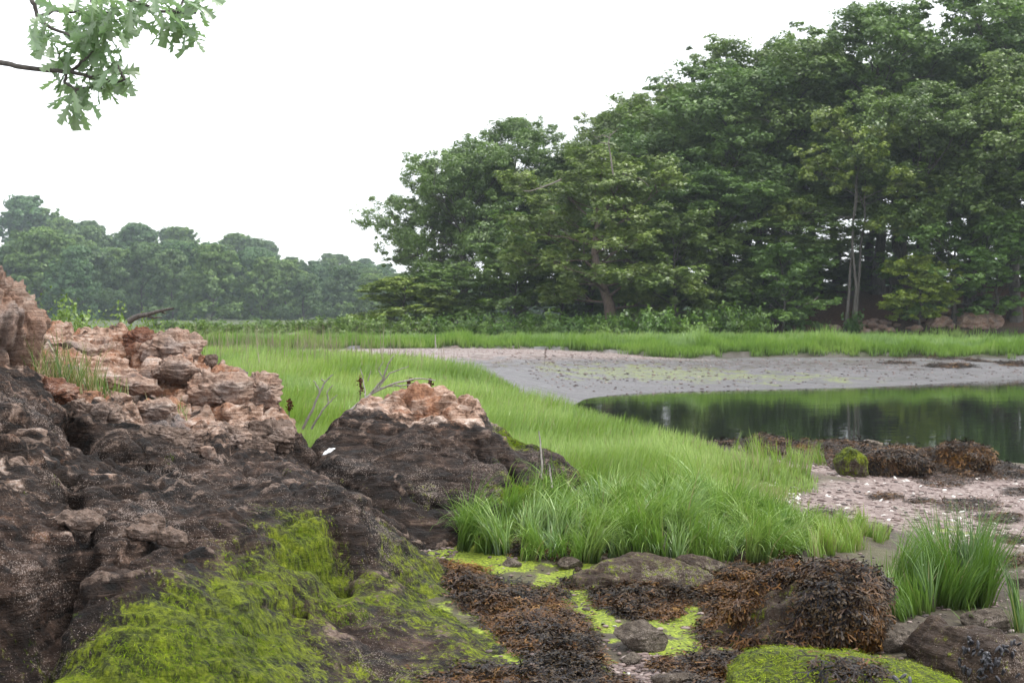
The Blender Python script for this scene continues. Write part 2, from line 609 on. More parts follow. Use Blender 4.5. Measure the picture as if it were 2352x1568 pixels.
WEED = [iz(p, .37) for p in [
    [(985, 1330), (1080, 1330), (1200, 1370), (1300, 1420), (1375, 1490), (1390, 1540), (1310, 1545), (1200, 1500), (1100, 1440), (1010, 1390)],
    [(1350, 1365), (1420, 1335), (1560, 1345), (1620, 1370), (1560, 1405), (1450, 1420), (1380, 1400)],
    [(1010, 1262), (1120, 1268), (1240, 1280), (1350, 1272), (1400, 1300), (1300, 1320), (1150, 1310), (1050, 1290)],
    [(960, 1535), (1150, 1520), (1330, 1540), (1440, 1530), (1470, 1590), (930, 1590)],
    [(1540, 1505), (1620, 1470), (1760, 1490), (1800, 1520), (1720, 1560), (1600, 1590), (1540, 1570)],
    [(1600, 1290), (1700, 1270), (1780, 1290), (1700, 1330), (1620, 1320)]]]
LITTER = np.array([(4, 68.2), (10, 66.2), (16, 66.3), (26, 66.3), (60, 67), (60, 110), (-8, 110), (-8, 74)])
PEAT = np.array([(3.8, 45.6), (8, 45.6), (14, 45.7), (20, 47.8), (30, 53), (30, 54), (20, 49.2), (12, 47.3), (4, 47.2)])


def ground_z(xy):
    xy = np.asarray(xy, float)
    z = g_rbf(warp(xy))[:, 0]
    far = smooth(xy[:, 1], 85, 120)
    hill = 13 * smooth(xy[:, 1], 255, 420) * (1 - 0.85 * smooth(xy[:, 0], -60, 0))
    base = .35 + 1.5 * smooth(xy[:, 0], 5, 40) * (1 - smooth(xy[:, 1], 120, 220))
    z = z * (1 - far) + (base + hill) * far
    p = np.stack([xy[:, 0], xy[:, 1], np.zeros(len(xy))], 1)
    near = 1 - smooth(xy[:, 1], 60, 90)
    dry = smooth(z, -.17, .0)
    rough = 1 - .8 * smooth(poly_sd(xy, BEACH), -.3, .3)
    far_calm = 1 - .5 * smooth(xy[:, 1], 19, 30) * (1 - smooth(xy[:, 1], 45, 47))
    z = z + near * dry * far_calm * rough * (.035 * fbm(p * 1.7, 3, 3) + .022 * fbm(p * 6, 3, 9))
    sp = smooth(poly_sd(xy, SPIT), -.6, 1.5)
    z = z + sp * .06
    # eroded grassy edge of the far marsh
    e = poly_sd(xy, MARSH_FAR)
    z = z + .12 * smooth(e + .9 * fbm(p * .9, 2, 40), -.1, .25) * (xy[:, 1] < 58) * (xy[:, 1] > 44)
    b = poly_sd(xy, BAR)
    z = z + smooth(b, -.2, .7) * (.05 + .15 * billow(p * 1.3, 2, 77))
    return z


def axis(parts):
    out = []
    for a, b, s in parts:
        out.append(np.arange(a, b, s))
    return np.concatenate(out)


gx = np.concatenate([-np.geomspace(420, 7.2, 70), np.arange(-7, 9, .05), np.geomspace(9.05, 420, 80)])
gy = np.concatenate([np.arange(-12, 4, 1.0), np.arange(4, 12, .04), np.arange(12, 20, .07), np.arange(20, 72, .25),
                     np.geomspace(72, 700, 90)])
XX, YY = np.meshgrid(gx, gy)
gxy = np.stack([XX.ravel(), YY.ravel()], 1)
gz = ground_z(gxy)
GV = np.column_stack([gxy, gz])
GF = grid_faces(len(gx), len(gy))

jit = fbm(np.column_stack([gxy * 1.6, np.zeros(len(gxy))]), 4, 5)
jit2 = fbm(np.column_stack([gxy * 5, np.zeros(len(gxy))]), 4, 15)


def area(poly, soft, wob=0.0, fine=0.0):
    return smooth(poly_sd(gxy, poly) + wob * jit + fine * jit2, -soft, soft)


mud_m = ((gxy[:, 1] > 19) & (gxy[:, 1] < 60)).astype(float)
m_grav = np.maximum(area(SPIT, .8, 1.5), area(BEACH, .25, .4, .1))
m_green = np.zeros(len(gxy))
FLAT = np.array(iz([(960, 1290), (1250, 1310), (1640, 1330), (1640, 1460), (1760, 1500), (1740, 1590), (860, 1590), (1000, 1450)], .36))
m_green = .85 * area(FLAT, .1, .1) * smooth(fbm(np.column_stack([gxy * 3.2, np.zeros(len(gxy))]), 4, 555), -.08, .22)
for p in GREEN:
    m_green = np.maximum(m_green, area(p, .05, .06, .12))
mudg = np.array([(4, 36), (9, 37.5), (10, 39), (3, 41.3), (0, 38.3), (1, 36)])
m_green = np.maximum(m_green, .50 * area(mudg, 1.2, 2.6, .8))
m_green = np.maximum(m_green, .55 * smooth(jit + .3 * jit2, .12, .4) * (gxy[:, 0] > 2.7) * (gxy[:, 1] > 6.5) * (gxy[:, 1] < 10.5))
m_lit = np.maximum(area(LITTER, .8, 1.0), 0)
m_grass = np.maximum(area(MARSH_NEAR, .15, .2), area(MARSH_FAR, .3, .5) * (1 - m_lit))
m_grass = np.maximum(m_grass, smooth(gxy[:, 1], 75, 85) * (1 - m_lit))
weed_m = np.maximum(area(BAR, .3, .5), area(PEAT, .2, .3))
for p in WEED:
    weed_m = np.maximum(weed_m, area(p, .06, .1, .1))
wet_brown = np.array([(-.8, 36.8), (3, 38.8), (8, 40.3), (13, 42.3), (15, 45.4), (6, 44.7), (1.5, 43), (-1.2, 40.3)])
brownish = area(wet_brown, .6, 1.4) * (.45 + .55 * smooth(jit2 + .6 * jit, -.25, .35))

t = NT("tidal_ground")
co = t.coord()
n1 = t.noise(co, 1.6, 7, .6)
n2 = t.noise(co, 14, 8, .65)
n3 = t.noise(co, 70, 5, .65)
grav_v = t.n("TexVoronoi")
t.put(grav_v.inputs["Vector"], co)
grav_v.inputs["Scale"].default_value = 26
vr = t.n("SeparateColor")
t.put(vr.inputs[0], grav_v.outputs["Color"])
a_r, a_g, a_b = t.attr("cover")
b_r, b_g, b_b = t.attr("cover_b")
silt0 = t.ramp(t.math('ADD', t.math('MULTIPLY', n2, .6), t.math('MULTIPLY', n3, .4)),
              [(.33, (.02, .014, .010)), (.5, (.055, .042, .030)), (.68, (.13, .105, .078))])
silt = t.mix(t.math('MULTIPLY', t.step(n1, .42, .6), .5), silt0, (.085, .085, .028))
grav = t.ramp(vr.outputs[0], [(.1, (.09, .06, .052)), (.5, (.18, .13, .115)), (.8, (.27, .21, .19)), (.97, (.45, .40, .37))])
grav = t.mix(.55, grav, t.ramp(n2, [(.3, (.10, .068, .06)), (.7, (.28, .215, .195))]))
mud = t.ramp(t.math('ADD', t.math('MULTIPLY', n2, .6), t.math('MULTIPLY', t.noise(t.coord((.5, 2, 1)), .8, 6, .65), .4)), [(.3, (.055, .051, .053)), (.5, (.098, .092, .096)), (.7, (.15, .142, .144))])
green = t.ramp(n3, [(.32, (.045, .06, .008)), (.5, (.16, .21, .015)), (.66, (.32, .38, .03))])
lit = t.ramp(n2, [(.3, (.035, .018, .012)), (.55, (.12, .058, .038)), (.75, (.24, .13, .085))])
under = t.ramp(n2, [(.3, (.022, .03, .008)), (.7, (.07, .095, .025))])
weed = t.ramp(n3, [(.3, (.012, .008, .005)), (.6, (.05, .028, .012)), (.8, (.12, .06, .02))])
c = t.mix(b_b, silt, mud)
c = t.mix(a_r, c, grav)
c = t.mix(t.math('MULTIPLY', t.step(t.math('ADD', b_r, t.math('MULTIPLY', t.math('SUBTRACT', n2, .5), 1.1)), .35, .85), t.math('SUBTRACT', 1.0, t.math('MULTIPLY', b_b, .35))), c, weed)
c = t.mix(t.step(t.math('ADD', a_g, t.math('MULTIPLY', t.math('SUBTRACT', n2, .5), 1.2)), .35, .75), c, green)
c = t.mix(a_b, c, lit)
c = t.mix(b_g, c, under)
hgt = t.math('ADD', t.math('MULTIPLY', n2, .6), t.math('ADD', t.math('MULTIPLY', n3, .3), t.math('MULTIPLY', grav_v.outputs["Distance"], .15)))
rgh = t.mix(b_b, (.8, .8, .8), t.ramp(n1, [(.4, .33), (.6, .6)]))
gmat = t.done(t.pbr(c, rgh, t.bump(hgt, .8, .03), .4))
ground = mk("ground", GV, GF, gmat, attrs={
    "cover": np.column_stack([m_grav, m_green, m_lit]),
    "cover_b": np.column_stack([np.maximum(weed_m, brownish * .85), m_grass, mud_m])})
tag(ground, kind="structure")

gcov = {'grass': m_grass}


def gz_at(x, y):
    """height of the ground sheet (bilinear), arrays"""
    x, y = np.atleast_1d(x).astype(float), np.atleast_1d(y).astype(float)
    i = np.clip(np.searchsorted(gx, x) - 1, 0, len(gx) - 2)
    j = np.clip(np.searchsorted(gy, y) - 1, 0, len(gy) - 2)
    fx = np.clip((x - gx[i]) / (gx[i + 1] - gx[i]), 0, 1)
    fy = np.clip((y - gy[j]) / (gy[j + 1] - gy[j]), 0, 1)
    Z = gz.reshape(len(gy), len(gx))
    return (Z[j, i] * (1 - fx) + Z[j, i + 1] * fx) * (1 - fy) + (Z[j + 1, i] * (1 - fx) + Z[j + 1, i + 1] * fx) * fy


def gpoint(u, v, z0=.35):
    """point of the ground seen at u, v"""
    z = z0
    for _ in range(8):
        p = PZ(u, v, z)
        z = .5 * z + .5 * float(gz_at(p[0], p[1])[0])
    p = PZ(u, v, z)
    return np.array((p[0], p[1], float(gz_at(p[0], p[1])[0])))


# ------------------------------------------------------------------ water
t = NT("creek_water")
co = t.coord((.5, 2.6, 1), (0, 0, .06))
w1 = t.noise(co, 1.1, 3, .5, .3)
w2 = t.noise(t.coord((1.4, 5, 1), (0, 0, .1)), 2.4, 2, .5)
hh = t.math('ADD', t.math('MULTIPLY', w1, .75), t.math('MULTIPLY', w2, .12))
wm = t.done(t.pbr((.012, .016, .010), .015, t.bump(hh, .11, .03), .5, IOR=1.333))
wx, wy = np.linspace(-3, 120, 60), np.linspace(9, 70, 60)
WX, WY = np.meshgrid(wx, wy)
water = mk("water", np.column_stack([WX.ravel(), WY.ravel(), np.full(WX.size, -.12)]), grid_faces(60, 60), wm)
tag(water, kind="structure")

# ------------------------------------------------------------------ big rock outcrop at the left
# u, v in the photograph, depth Y, tan, algae, rust
OC = [
    # foot of the rock
    (1085, 1500, 5.75, 0, .6, 0), (1010, 1330, 7.0, 0, .75, 0), (955, 1250, 7.75, .05, .3, 0), (930, 1215, 7.9, .1, 0, 0), (1000, 1568, 5.45, 0, .55, 0),
    (850, 1568, 5.35, 0, .5, 0), (700, 1568, 5.05, 0, .6, 0), (400, 1568, 4.7, 0, .95, 0), (200, 1568, 4.65, 0, .95, 0), (0, 1568, 4.6, 0, .85, 0),
    (930, 1450, 5.85, 0, .35, 0), (820, 1480, 5.6, 0, .3, 0), (750, 1430, 5.75, 0, .35, 0), (870, 1380, 6.15, 0, .7, 0),
    (980, 1400, 6.2, 0, .75, 0),
    # algae slope
    (600, 1500, 5.05, 0, .95, 0), (450, 1450, 4.9, 0, 1, 0), (300, 1470, 4.78, 0, 1, 0), (560, 1400, 5.3, 0, 1, 0), (420, 1350, 5.15, 0, .75, 0), (300, 1370, 5.0, 0, .6, 0),
    (680, 1370, 5.75, 0, .7, 0), (620, 1300, 5.8, 0, .75, 0), (480, 1280, 5.6, 0, .45, 0), (700, 1280, 6.2, 0, 1, 0), (780, 1290, 6.35, 0, .8, 0),
    (720, 1210, 6.4, 0, .95, 0), (640, 1180, 6.4, 0, .6, 0), (540, 1200, 6.1, 0, .25, 0), (850, 1230, 6.6, .1, .15, 0), (880, 1290, 6.65, 0, .5, 0),
    (830, 1150, 6.85, .1, .2, 0), (750, 1120, 7.0, .05, .2, 0), (700, 1065, 7.6, .15, 0, 0), (620, 1100, 7.1, .1, 0, .1), (560, 1140, 6.7, .05, .05, 0),
    # left foreground bulge
    (400, 1230, 5.7, .2, 0, .1), (330, 1230, 5.45, .3, 0, .2), (250, 1210, 5.45, .3, 0, .15), (180, 1190, 5.5, .35, 0, .1), (100, 1150, 5.75, .3, 0, .15), (30, 1150, 5.5, .25, 0, .2),
    (0, 1230, 5.1, .2, 0, .2), (60, 1290, 5.05, .2, 0, .35), (140, 1330, 5.15, .05, 0, .1), (230, 1330, 5.05, .15, 0, .2), (0, 1400, 4.8, .1, .2, .1), (100, 1430, 4.85, 0, .5, 0), (180, 1450, 4.85, 0, .45, 0),
    # middle tier
    (450, 1150, 6.35, .1, 0, 0), (330, 1110, 6.4, .15, 0, 0), (230, 1085, 6.35, .25, 0, 0), (150, 1120, 6.1, .15, 0, .1), (60, 1090, 6.0, .3, 0, .15), (0, 1050, 6.1, .3, 0, .1),
    (420, 1090, 7.0, .1, 0, .1), (300, 1060, 7.2, .0, 0, .2), (200, 1050, 7.1, .05, 0, .4), (120, 1000, 6.8, .3, 0, .15), (40, 980, 6.6, .3, 0, .2), (0, 920, 6.8, .35, 0, .1),
    (520, 1075, 7.6, .2, 0, .2), (610, 1045, 7.95, .2, 0, .1), (680, 1050, 8.0, .1, 0, 0), (360, 1010, 7.5, .15, 0, 0), (450, 1000, 7.9, .4, 0, .1), (540, 1000, 8.2, .45, 0, .1),
    (230, 975, 7.7, .2, 0, .1), (160, 960, 7.5, .25, 0, .15), (80, 900, 7.6, .3, 0, .1), (0, 850, 7.6, .25, 0, .1),
    (250, 920, 8.1, .45, 0, 0), (340, 950, 8.15, .5, 0, .05), (180, 925, 8.0, .3, 0, .05),
    # upper pale part
    (300, 890, 8.9, .95, 0, .1), (400, 910, 8.9, .8, 0, .05), (480, 940, 8.8, .7, 0, .05), (560, 960, 8.7, .6, 0, 0), (640, 950, 9.0, .5, 0, 0), (690, 990, 8.8, .2, 0, 0),
    (200, 850, 8.9, .9, 0, .3), (120, 850, 8.5, .8, 0, .3), (130, 790, 9.1, .75, 0, .2), (220, 800, 9.4, .75, 0, .3), (320, 840, 9.3, .95, 0, .5), (300, 780, 9.9, .7, 0, .7),
    (400, 800, 9.8, .8, 0, .4), (480, 860, 9.5, .95, 0, .4), (560, 870, 9.7, .95, 0, .1), (620, 910, 9.4, .9, 0, .05),
    (330, 742, 10.3, .7, 0, .8), (240, 750, 10.4, .7, 0, .3), (150, 740, 10.3, .65, 0, .15), (80, 725, 10.0, .6, 0, .1), (420, 785, 10.3, .7, 0, .3), (500, 822, 10.2, .7, 0, .2), (570, 850, 10.2, .8, 0, .1),
    (0, 740, 9.6, .5, 0, .1), (0, 790, 8.8, .5, 0, .1),
]
oc_pts = [(*(P(u, v, Y) - np.array((0, 0, .07 if Y > 8.75 and a > .4 else .02))), a, b, c_) for u, v, Y, a, b, c_ in OC]
# hidden back slope and the part beyond the left frame edge
oc_pts += [(-3.6, 11.6, .9, .6, 0, .2), (-2.6, 11.5, .7, .6, 0, .2), (-1.9, 10.9, .6, .5, 0, .1), (-1.35, 10.2, .45, .3, 0, 0), (-4.6, 11.8, 1.0, .6, 0, .2),
           (-1.15, 9.4, .45, .2, 0, 0), (-1.05, 8.6, .55, .1, 0, 0), (-.75, 8.2, .5, .1, 0, 0), (-3.4, 12.6, .5, .5, 0, 0), (-2, 12.4, .45, .5, 0, 0), (-5, 12.6, .5, .5, 0, 0),
           (-2.6, 5.0, 1.15, .3, 0, .1), (-3.4, 5.2, 1.3, .3, 0, .1), (-3.2, 6.5, 1.5, .4, 0, .1), (-4, 8, 1.8, .5, 0, .1), (-4.4, 10, 1.75, .6, 0, .1),
           (-2.4, 4.2, .7, 0, .4, 0), (-3.4, 4, .8, .1, .3, 0), (-5, 5, 1.2, .3, 0, 0), (-5.2, 8, 1.7, .4, 0, 0), (-5.2, 10.5, 1.4, .4, 0, 0),
           (-1.2, 3.6, .1, 0, .7, 0), (0, 3.8, .15, 0, .3, 0), (-2.4, 3.5, .1, 0, .5, 0), (-3.6, 3.5, .2, 0, .3, 0), (-5, 3.6, .3, 0, .2, 0), (.2, 5, .25, 0, .3, 0), (.25, 6, .27, 0, .3, 0),
           (.1, 7, .3, 0, .3, 0), (-.25, 8.0, .4, 0, .1, 0)]
oc_pts = np.array(oc_pts)
oc_rbf = RBF(oc_pts[:, :2], oc_pts[:, 2:], .10, 2e-3)


def displace_grid(xs, ys, Z):
    """vertex normals of a height grid"""
    gyv, gxv = np.gradient(Z, ys, xs)
    n = np.stack([-gxv, -gyv, np.ones_like(Z)], -1)
    n /= np.linalg.norm(n, axis=-1, keepdims=True)
    return n.reshape(-1, 3)


def rock_relief(p, rough, fol=(.5, .35)):
    """sculpted relief of the gneiss along the normal; rough 0..1 raises the blocky lumps"""
    q = p.copy()
    q += .12 * np.stack([fbm(p * 2.1, 2, 201), fbm(p * 2.1, 2, 202), fbm(p * 2.1, 2, 203)], 1)
    ca, sa = math.cos(fol[0]), math.sin(fol[0])
    cb, sb = math.cos(fol[1]), math.sin(fol[1])
    band = np.stack([q[:, 0] * ca + q[:, 2] * sa, q[:, 1], (-q[:, 0] * sa + q[:, 2] * ca) * cb + q[:, 1] * sb], 1)
    fo = fbm(band * (2.2, 2.2, 15), 3, 61)
    lumps = billow(q * (2.3, 2.3, 3.2), 3, 41) - .28
    lumps2 = billow(q * (6.5, 6.5, 8), 2, 43) - .28
    fine = fbm(p * 17, 3, 51)
    finer = fbm(p * 45, 2, 53)
    global last_band
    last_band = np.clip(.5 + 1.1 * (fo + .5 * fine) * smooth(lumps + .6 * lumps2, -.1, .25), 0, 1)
    fa, ga = facets(q * (2.6, 2.6, 3.4), 301)
    fb_, gb = facets(q * (7.5, 7.5, 11), 303)
    brk = (.012 + .060 * rough) * fa * smooth(ga, 0, .10) + (.004 + .026 * rough) * fb_ - (.01 + .05 * rough) * np.exp(-(ga / .05) ** 2) - (.015 * rough) * np.exp(-(gb / .07) ** 2)
    return brk + (.05 + .045 * rough) * lumps + (.016 + .06 * rough) * lumps2 + (.016 + .03 * rough) * fo + (.009 + .010 * rough) * fine + (.003 + .004 * rough) * finer


ox, oy = np.arange(-5.2, .25, .0125), np.arange(3.5, 12.6, .0135)
OX, OY = np.meshgrid(ox, oy)
oxy = np.stack([OX.ravel(), OY.ravel()], 1)
ov = oc_rbf(oxy)
oz = ov[:, 0]
omask = np.clip(ov[:, 1:4], 0, 1)


def crevice(z, pts, wdt, dep):
    pl = np.array([P(*p)[:2] for p in pts])
    d = line_d(oxy + .03 * np.stack([fbm(np.column_stack([oxy * 7, oxy[:, :1] * 0]), 2, 5), fbm(np.column_stack([oxy * 7, oxy[:, :1] * 0]), 2, 6)], 1), pl)
    return z - dep * np.exp(-(d / wdt) ** 2)


for pts, wdt, dep in [
    ([(165, 1300, 5.3), (140, 1360, 5.1), (120, 1420, 4.95), (110, 1500, 4.75)], .06, .22),
    ([(150, 1110, 6.25), (210, 1180, 5.7), (190, 1260, 5.4), (165, 1300, 5.3)], .04, .08),
    ([(190, 1000, 7.5), (230, 1030, 7.25), (300, 1055, 7.2), (400, 1075, 7.1)], .09, .14),
    ([(150, 940, 7.8), (180, 1000, 7.4), (200, 1040, 7.15)], .06, .16),
    ([(300, 790, 9.85), (320, 830, 9.4), (360, 870, 9.2), (400, 880, 9.1), (440, 905, 9.0), (490, 930, 8.9)], .045, .22),
    ([(700, 1060, 7.75), (790, 1085, 7.5), (850, 1130, 7.15)], .12, .05),
    ([(30, 1390, 4.85), (20, 1460, 4.75), (30, 1540, 4.65)], .07, .16),
    ([(560, 1260, 5.9), (640, 1250, 6.1), (740, 1260, 6.3), (770, 1290, 6.3)], .05, .06),
    ([(770, 1240, 6.5), (790, 1290, 6.4), (780, 1330, 6.25)], .06, .10),
    ([(290, 1260, 5.35), (360, 1250, 5.5), (430, 1240, 5.75)], .03, .05)]:
    oz = crevice(oz, pts, wdt, dep)
# blow hole in the flat rock
hp = P(685, 1440, 5.75)
oz -= .13 * np.exp(-(((oxy[:, 0] - hp[0]) / .028) ** 2 + ((oxy[:, 1] - hp[1]) / .045) ** 2))
nrm = displace_grid(ox, oy, oz.reshape(OX.shape))
p0 = np.column_stack([oxy, oz])
rough = np.clip(.36 + .75 * smooth(omask[:, 0], .25, .8) + .25 * smooth(omask[:, 0] + .3 * fbm(p0 * 1.4, 2, 8), .2, .5), 0, 1) * (1 - .72 * smooth(omask[:, 1], .1, .5))
OV = p0 + nrm * (rock_relief(p0, rough) * (.55 + .45 * smooth(oz, .3, .7)))[:, None]
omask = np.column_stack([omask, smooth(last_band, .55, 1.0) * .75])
OF = grid_faces(len(ox), len(oy))
below = OV[:, 2] < gz_at(OV[:, 0], OV[:, 1]) - .06
OF = OF[~below[OF].all(1)]
used = np.zeros(len(OV), bool)
used[OF] = True
remap = np.cumsum(used) - 1
OV, OMASK, OF = OV[used], omask[used], remap[OF]
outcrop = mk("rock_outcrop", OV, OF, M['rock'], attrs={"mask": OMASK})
tag(outcrop, "huge dark rock outcrop at the left, rusty on top, green algae on its slope", "rock outcrop")

# ------------------------------------------------------------------ boulder with the pale crest beside it
BC = [(880, 905, 9.6, 1, 0, 0), (940, 893, 9.7, 1, 0, .1), (1010, 898, 9.6, .9, 0, .15), (1080, 930, 9.4, .8, 0, .3), (1120, 985, 9.2, .3, 0, 0), (1140, 1010, 9.1, .1, .05, 0),
      (820, 930, 9.5, .5, 0, 0), (770, 975, 9.3, .3, 0, 0), (720, 1015, 9.1, .15, 0, 0), (705, 1040, 8.9, .05, 0, 0),
      (870, 960, 9.25, .4, 0, 0), (950, 960, 9.25, .5, 0, .15), (1030, 950, 9.25, .6, 0, .3), (1070, 990, 9.1, .25, 0, .1),
      (880, 1000, 8.95, .15, 0, 0), (960, 985, 8.95, .12, 0, 0), (1040, 1010, 8.9, .15, 0, 0), (1110, 1040, 8.85, .05, .05, 0),
      (800, 1030, 8.85, .15, 0, 0), (860, 1070, 8.55, .12, 0, 0), (950, 1070, 8.55, .1, .05, 0), (1050, 1060, 8.7, .05, .1, 0), (770, 1060, 8.5, .1, .05, 0),
      (820, 1090, 8.35, .1, .1, 0), (900, 1110, 8.3, .1, .2, 0), (980, 1110, 8.45, .05, .2, 0), (1060, 1100, 8.5, .05, .1, 0), (1150, 1080, 8.7, 0, .25, 0), (1190, 1110, 8.65, 0, .8, 0),
      (900, 1170, 8.1, .15, .1, 0), (980, 1160, 8.25, .1, .35, 0), (1060, 1150, 8.35, .1, .1, 0), (940, 1220, 7.95, .2, 0, 0), (1030, 1220, 8.0, .2, 0, 0), (1130, 1180, 8.3, .1, .1, 0),
      (1160, 1018, 9.3, 0, .7, 0), (1220, 1025, 9.35, 0, .6, 0), (1280, 1045, 9.3, 0, .2, 0), (1320, 1075, 9.2, 0, .3, 0), (1340, 1105, 9.1, 0, .4, 0), (1180, 1050, 9.0, 0, .1, 0), (1250, 1070, 9.05, 0, .1, 0),
      (1230, 1110, 8.85, 0, .2, 0), (1300, 1120, 8.95, 0, .4, 0)]
bc_pts = [(*P(u, v, Y), a, b, c_) for u, v, Y, a, b, c_ in BC]
bc_pts += [(-1.35, 9.6, .45, .1, 0, 0), (-1.2, 10.3, .4, .3, 0, 0), (-.7, 10.5, .5, .5, 0, 0), (-.1, 10.4, .5, .4, 0, 0), (.3, 10.1, .42, 0, .2, 0), (.55, 9.4, .42, 0, .3, 0), (.45, 8.8, .42, 0, .2, 0),
           (.05, 8.3, .42, .1, .1, 0), (-.3, 7.8, .40, .2, 0, 0), (-.75, 7.8, .40, .2, 0, 0), (-1.1, 8.2, .5, .1, 0, 0), (-1.4, 8.9, .5, .1, 0, 0),
           (-.6, 10.0, 1.05, .9, 0, .1), (-.3, 9.95, .95, .8, 0, .1), (.25, 9.75, .72, 0, .3, 0)]
bc_pts = np.array(bc_pts)
b_rbf = RBF(bc_pts[:, :2], bc_pts[:, 2:], .08, 2e-3)
bx_, by_ = np.arange(-1.45, .62, .0115), np.arange(7.7, 10.6, .0115)
BX, BY = np.meshgrid(bx_, by_)
bxy = np.stack([BX.ravel(), BY.ravel()], 1)
bv = b_rbf(bxy)
bmask = np.clip(bv[:, 1:4], 0, 1)
bz = bv[:, 0]
# bedding ledge: the pale cap stands proud of the dark lower rock
capl = np.array([P(u, v, Y)[:2] for u, v, Y in [(700, 1030, 9.0), (780, 1000, 9.1), (860, 985, 9.05), (950, 975, 9.05), (1010, 985, 9.0), (1060, 1020, 8.9), (1120, 1050, 8.8)]])
dcap = line_d(bxy, capl)
bz = bz - .05 * np.exp(-(dcap / .05) ** 2)
for cr in [[(950, 1150, 8.28), (1020, 1160, 8.3), (1050, 1160, 8.35)], [(1080, 1000, 9.0), (1110, 1020, 8.9), (1090, 1035, 8.85)], [(1150, 1060, 8.95), (1170, 1085, 8.8), (1190, 1110, 8.7)]]:
    bz = bz - .10 * np.exp(-(line_d(bxy, np.array([P(*c_)[:2] for c_ in cr])) / .035) ** 2)
bn = displace_grid(bx_, by_, bz.reshape(BX.shape))
bp = np.column_stack([bxy, bz])
brough = np.clip(.12 + .7 * smooth(bmask[:, 0], .25, .7), 0, 1)
BV = bp + bn * rock_relief(bp + 11.3, brough, (.25, -.5))[:, None]
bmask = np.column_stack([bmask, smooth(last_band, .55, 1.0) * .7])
BF = grid_faces(len(bx_), len(by_))
low = BV[:, 2] < gz_at(BV[:, 0], BV[:, 1]) - .05
BF = BF[~low[BF].all(1)]
used = np.zeros(len(BV), bool)
used[BF] = True
rm_ = np.cumsum(used) - 1
BV, BMASK, BF = BV[used], bmask[used], rm_[BF]
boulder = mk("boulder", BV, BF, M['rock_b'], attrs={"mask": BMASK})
tag(boulder, "large domed dark boulder with pale crest, tall grass at its right foot", "boulder")

# ------------------------------------------------------------------ trees
M['bark'] = bark_material("grey_bark", (.035, .03, .026), (.13, .115, .10))
M['bark_pale'] = bark_material("pale_bark", (.05, .043, .037), (.15, .135, .12))
M['bark_red'] = bark_material("reddish_bark", (.06, .038, .03), (.21, .145, .115))
M['bark_dead'] = bark_material("bleached_wood", (.12, .095, .085), (.30, .255, .23))
M['leaf'] = leaf_material("tree_leaf", (.056, .102, .024), (.235, .330, .075), .36, .07)
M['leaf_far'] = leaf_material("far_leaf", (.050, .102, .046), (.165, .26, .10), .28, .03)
M['leaf_bush'] = leaf_material("bush_leaf", (.06, .12, .022), (.14, .24, .045), .3, .05)


def leaf_quads(C, outward, size, aspect=.62, droop=0.25, r=None):
    """rhombic leaves at the points C facing roughly outward -> verts, quads"""
    r = r or rng
    n = len(C)
    nn = outward + r.normal(0, .42, (n, 3))
    nn[:, 2] += .35
    nn /= np.linalg.norm(nn, axis=1)[:, None]
    a = r.normal(0, 1, (n, 3))
    a -= (a * nn).sum(1)[:, None] * nn
    a /= np.linalg.norm(a, axis=1)[:, None]
    b = np.cross(nn, a)
    s = (size * r.uniform(.65, 1.35, n))[:, None]
    bend = nn * s * r.uniform(-.2, .05, n)[:, None]
    v = np.stack([C - a * s + bend, C + b * s * aspect, C + a * s + bend, C - b * s * aspect], 1)
    return v.reshape(-1, 3), np.arange(4 * n).reshape(n, 4)


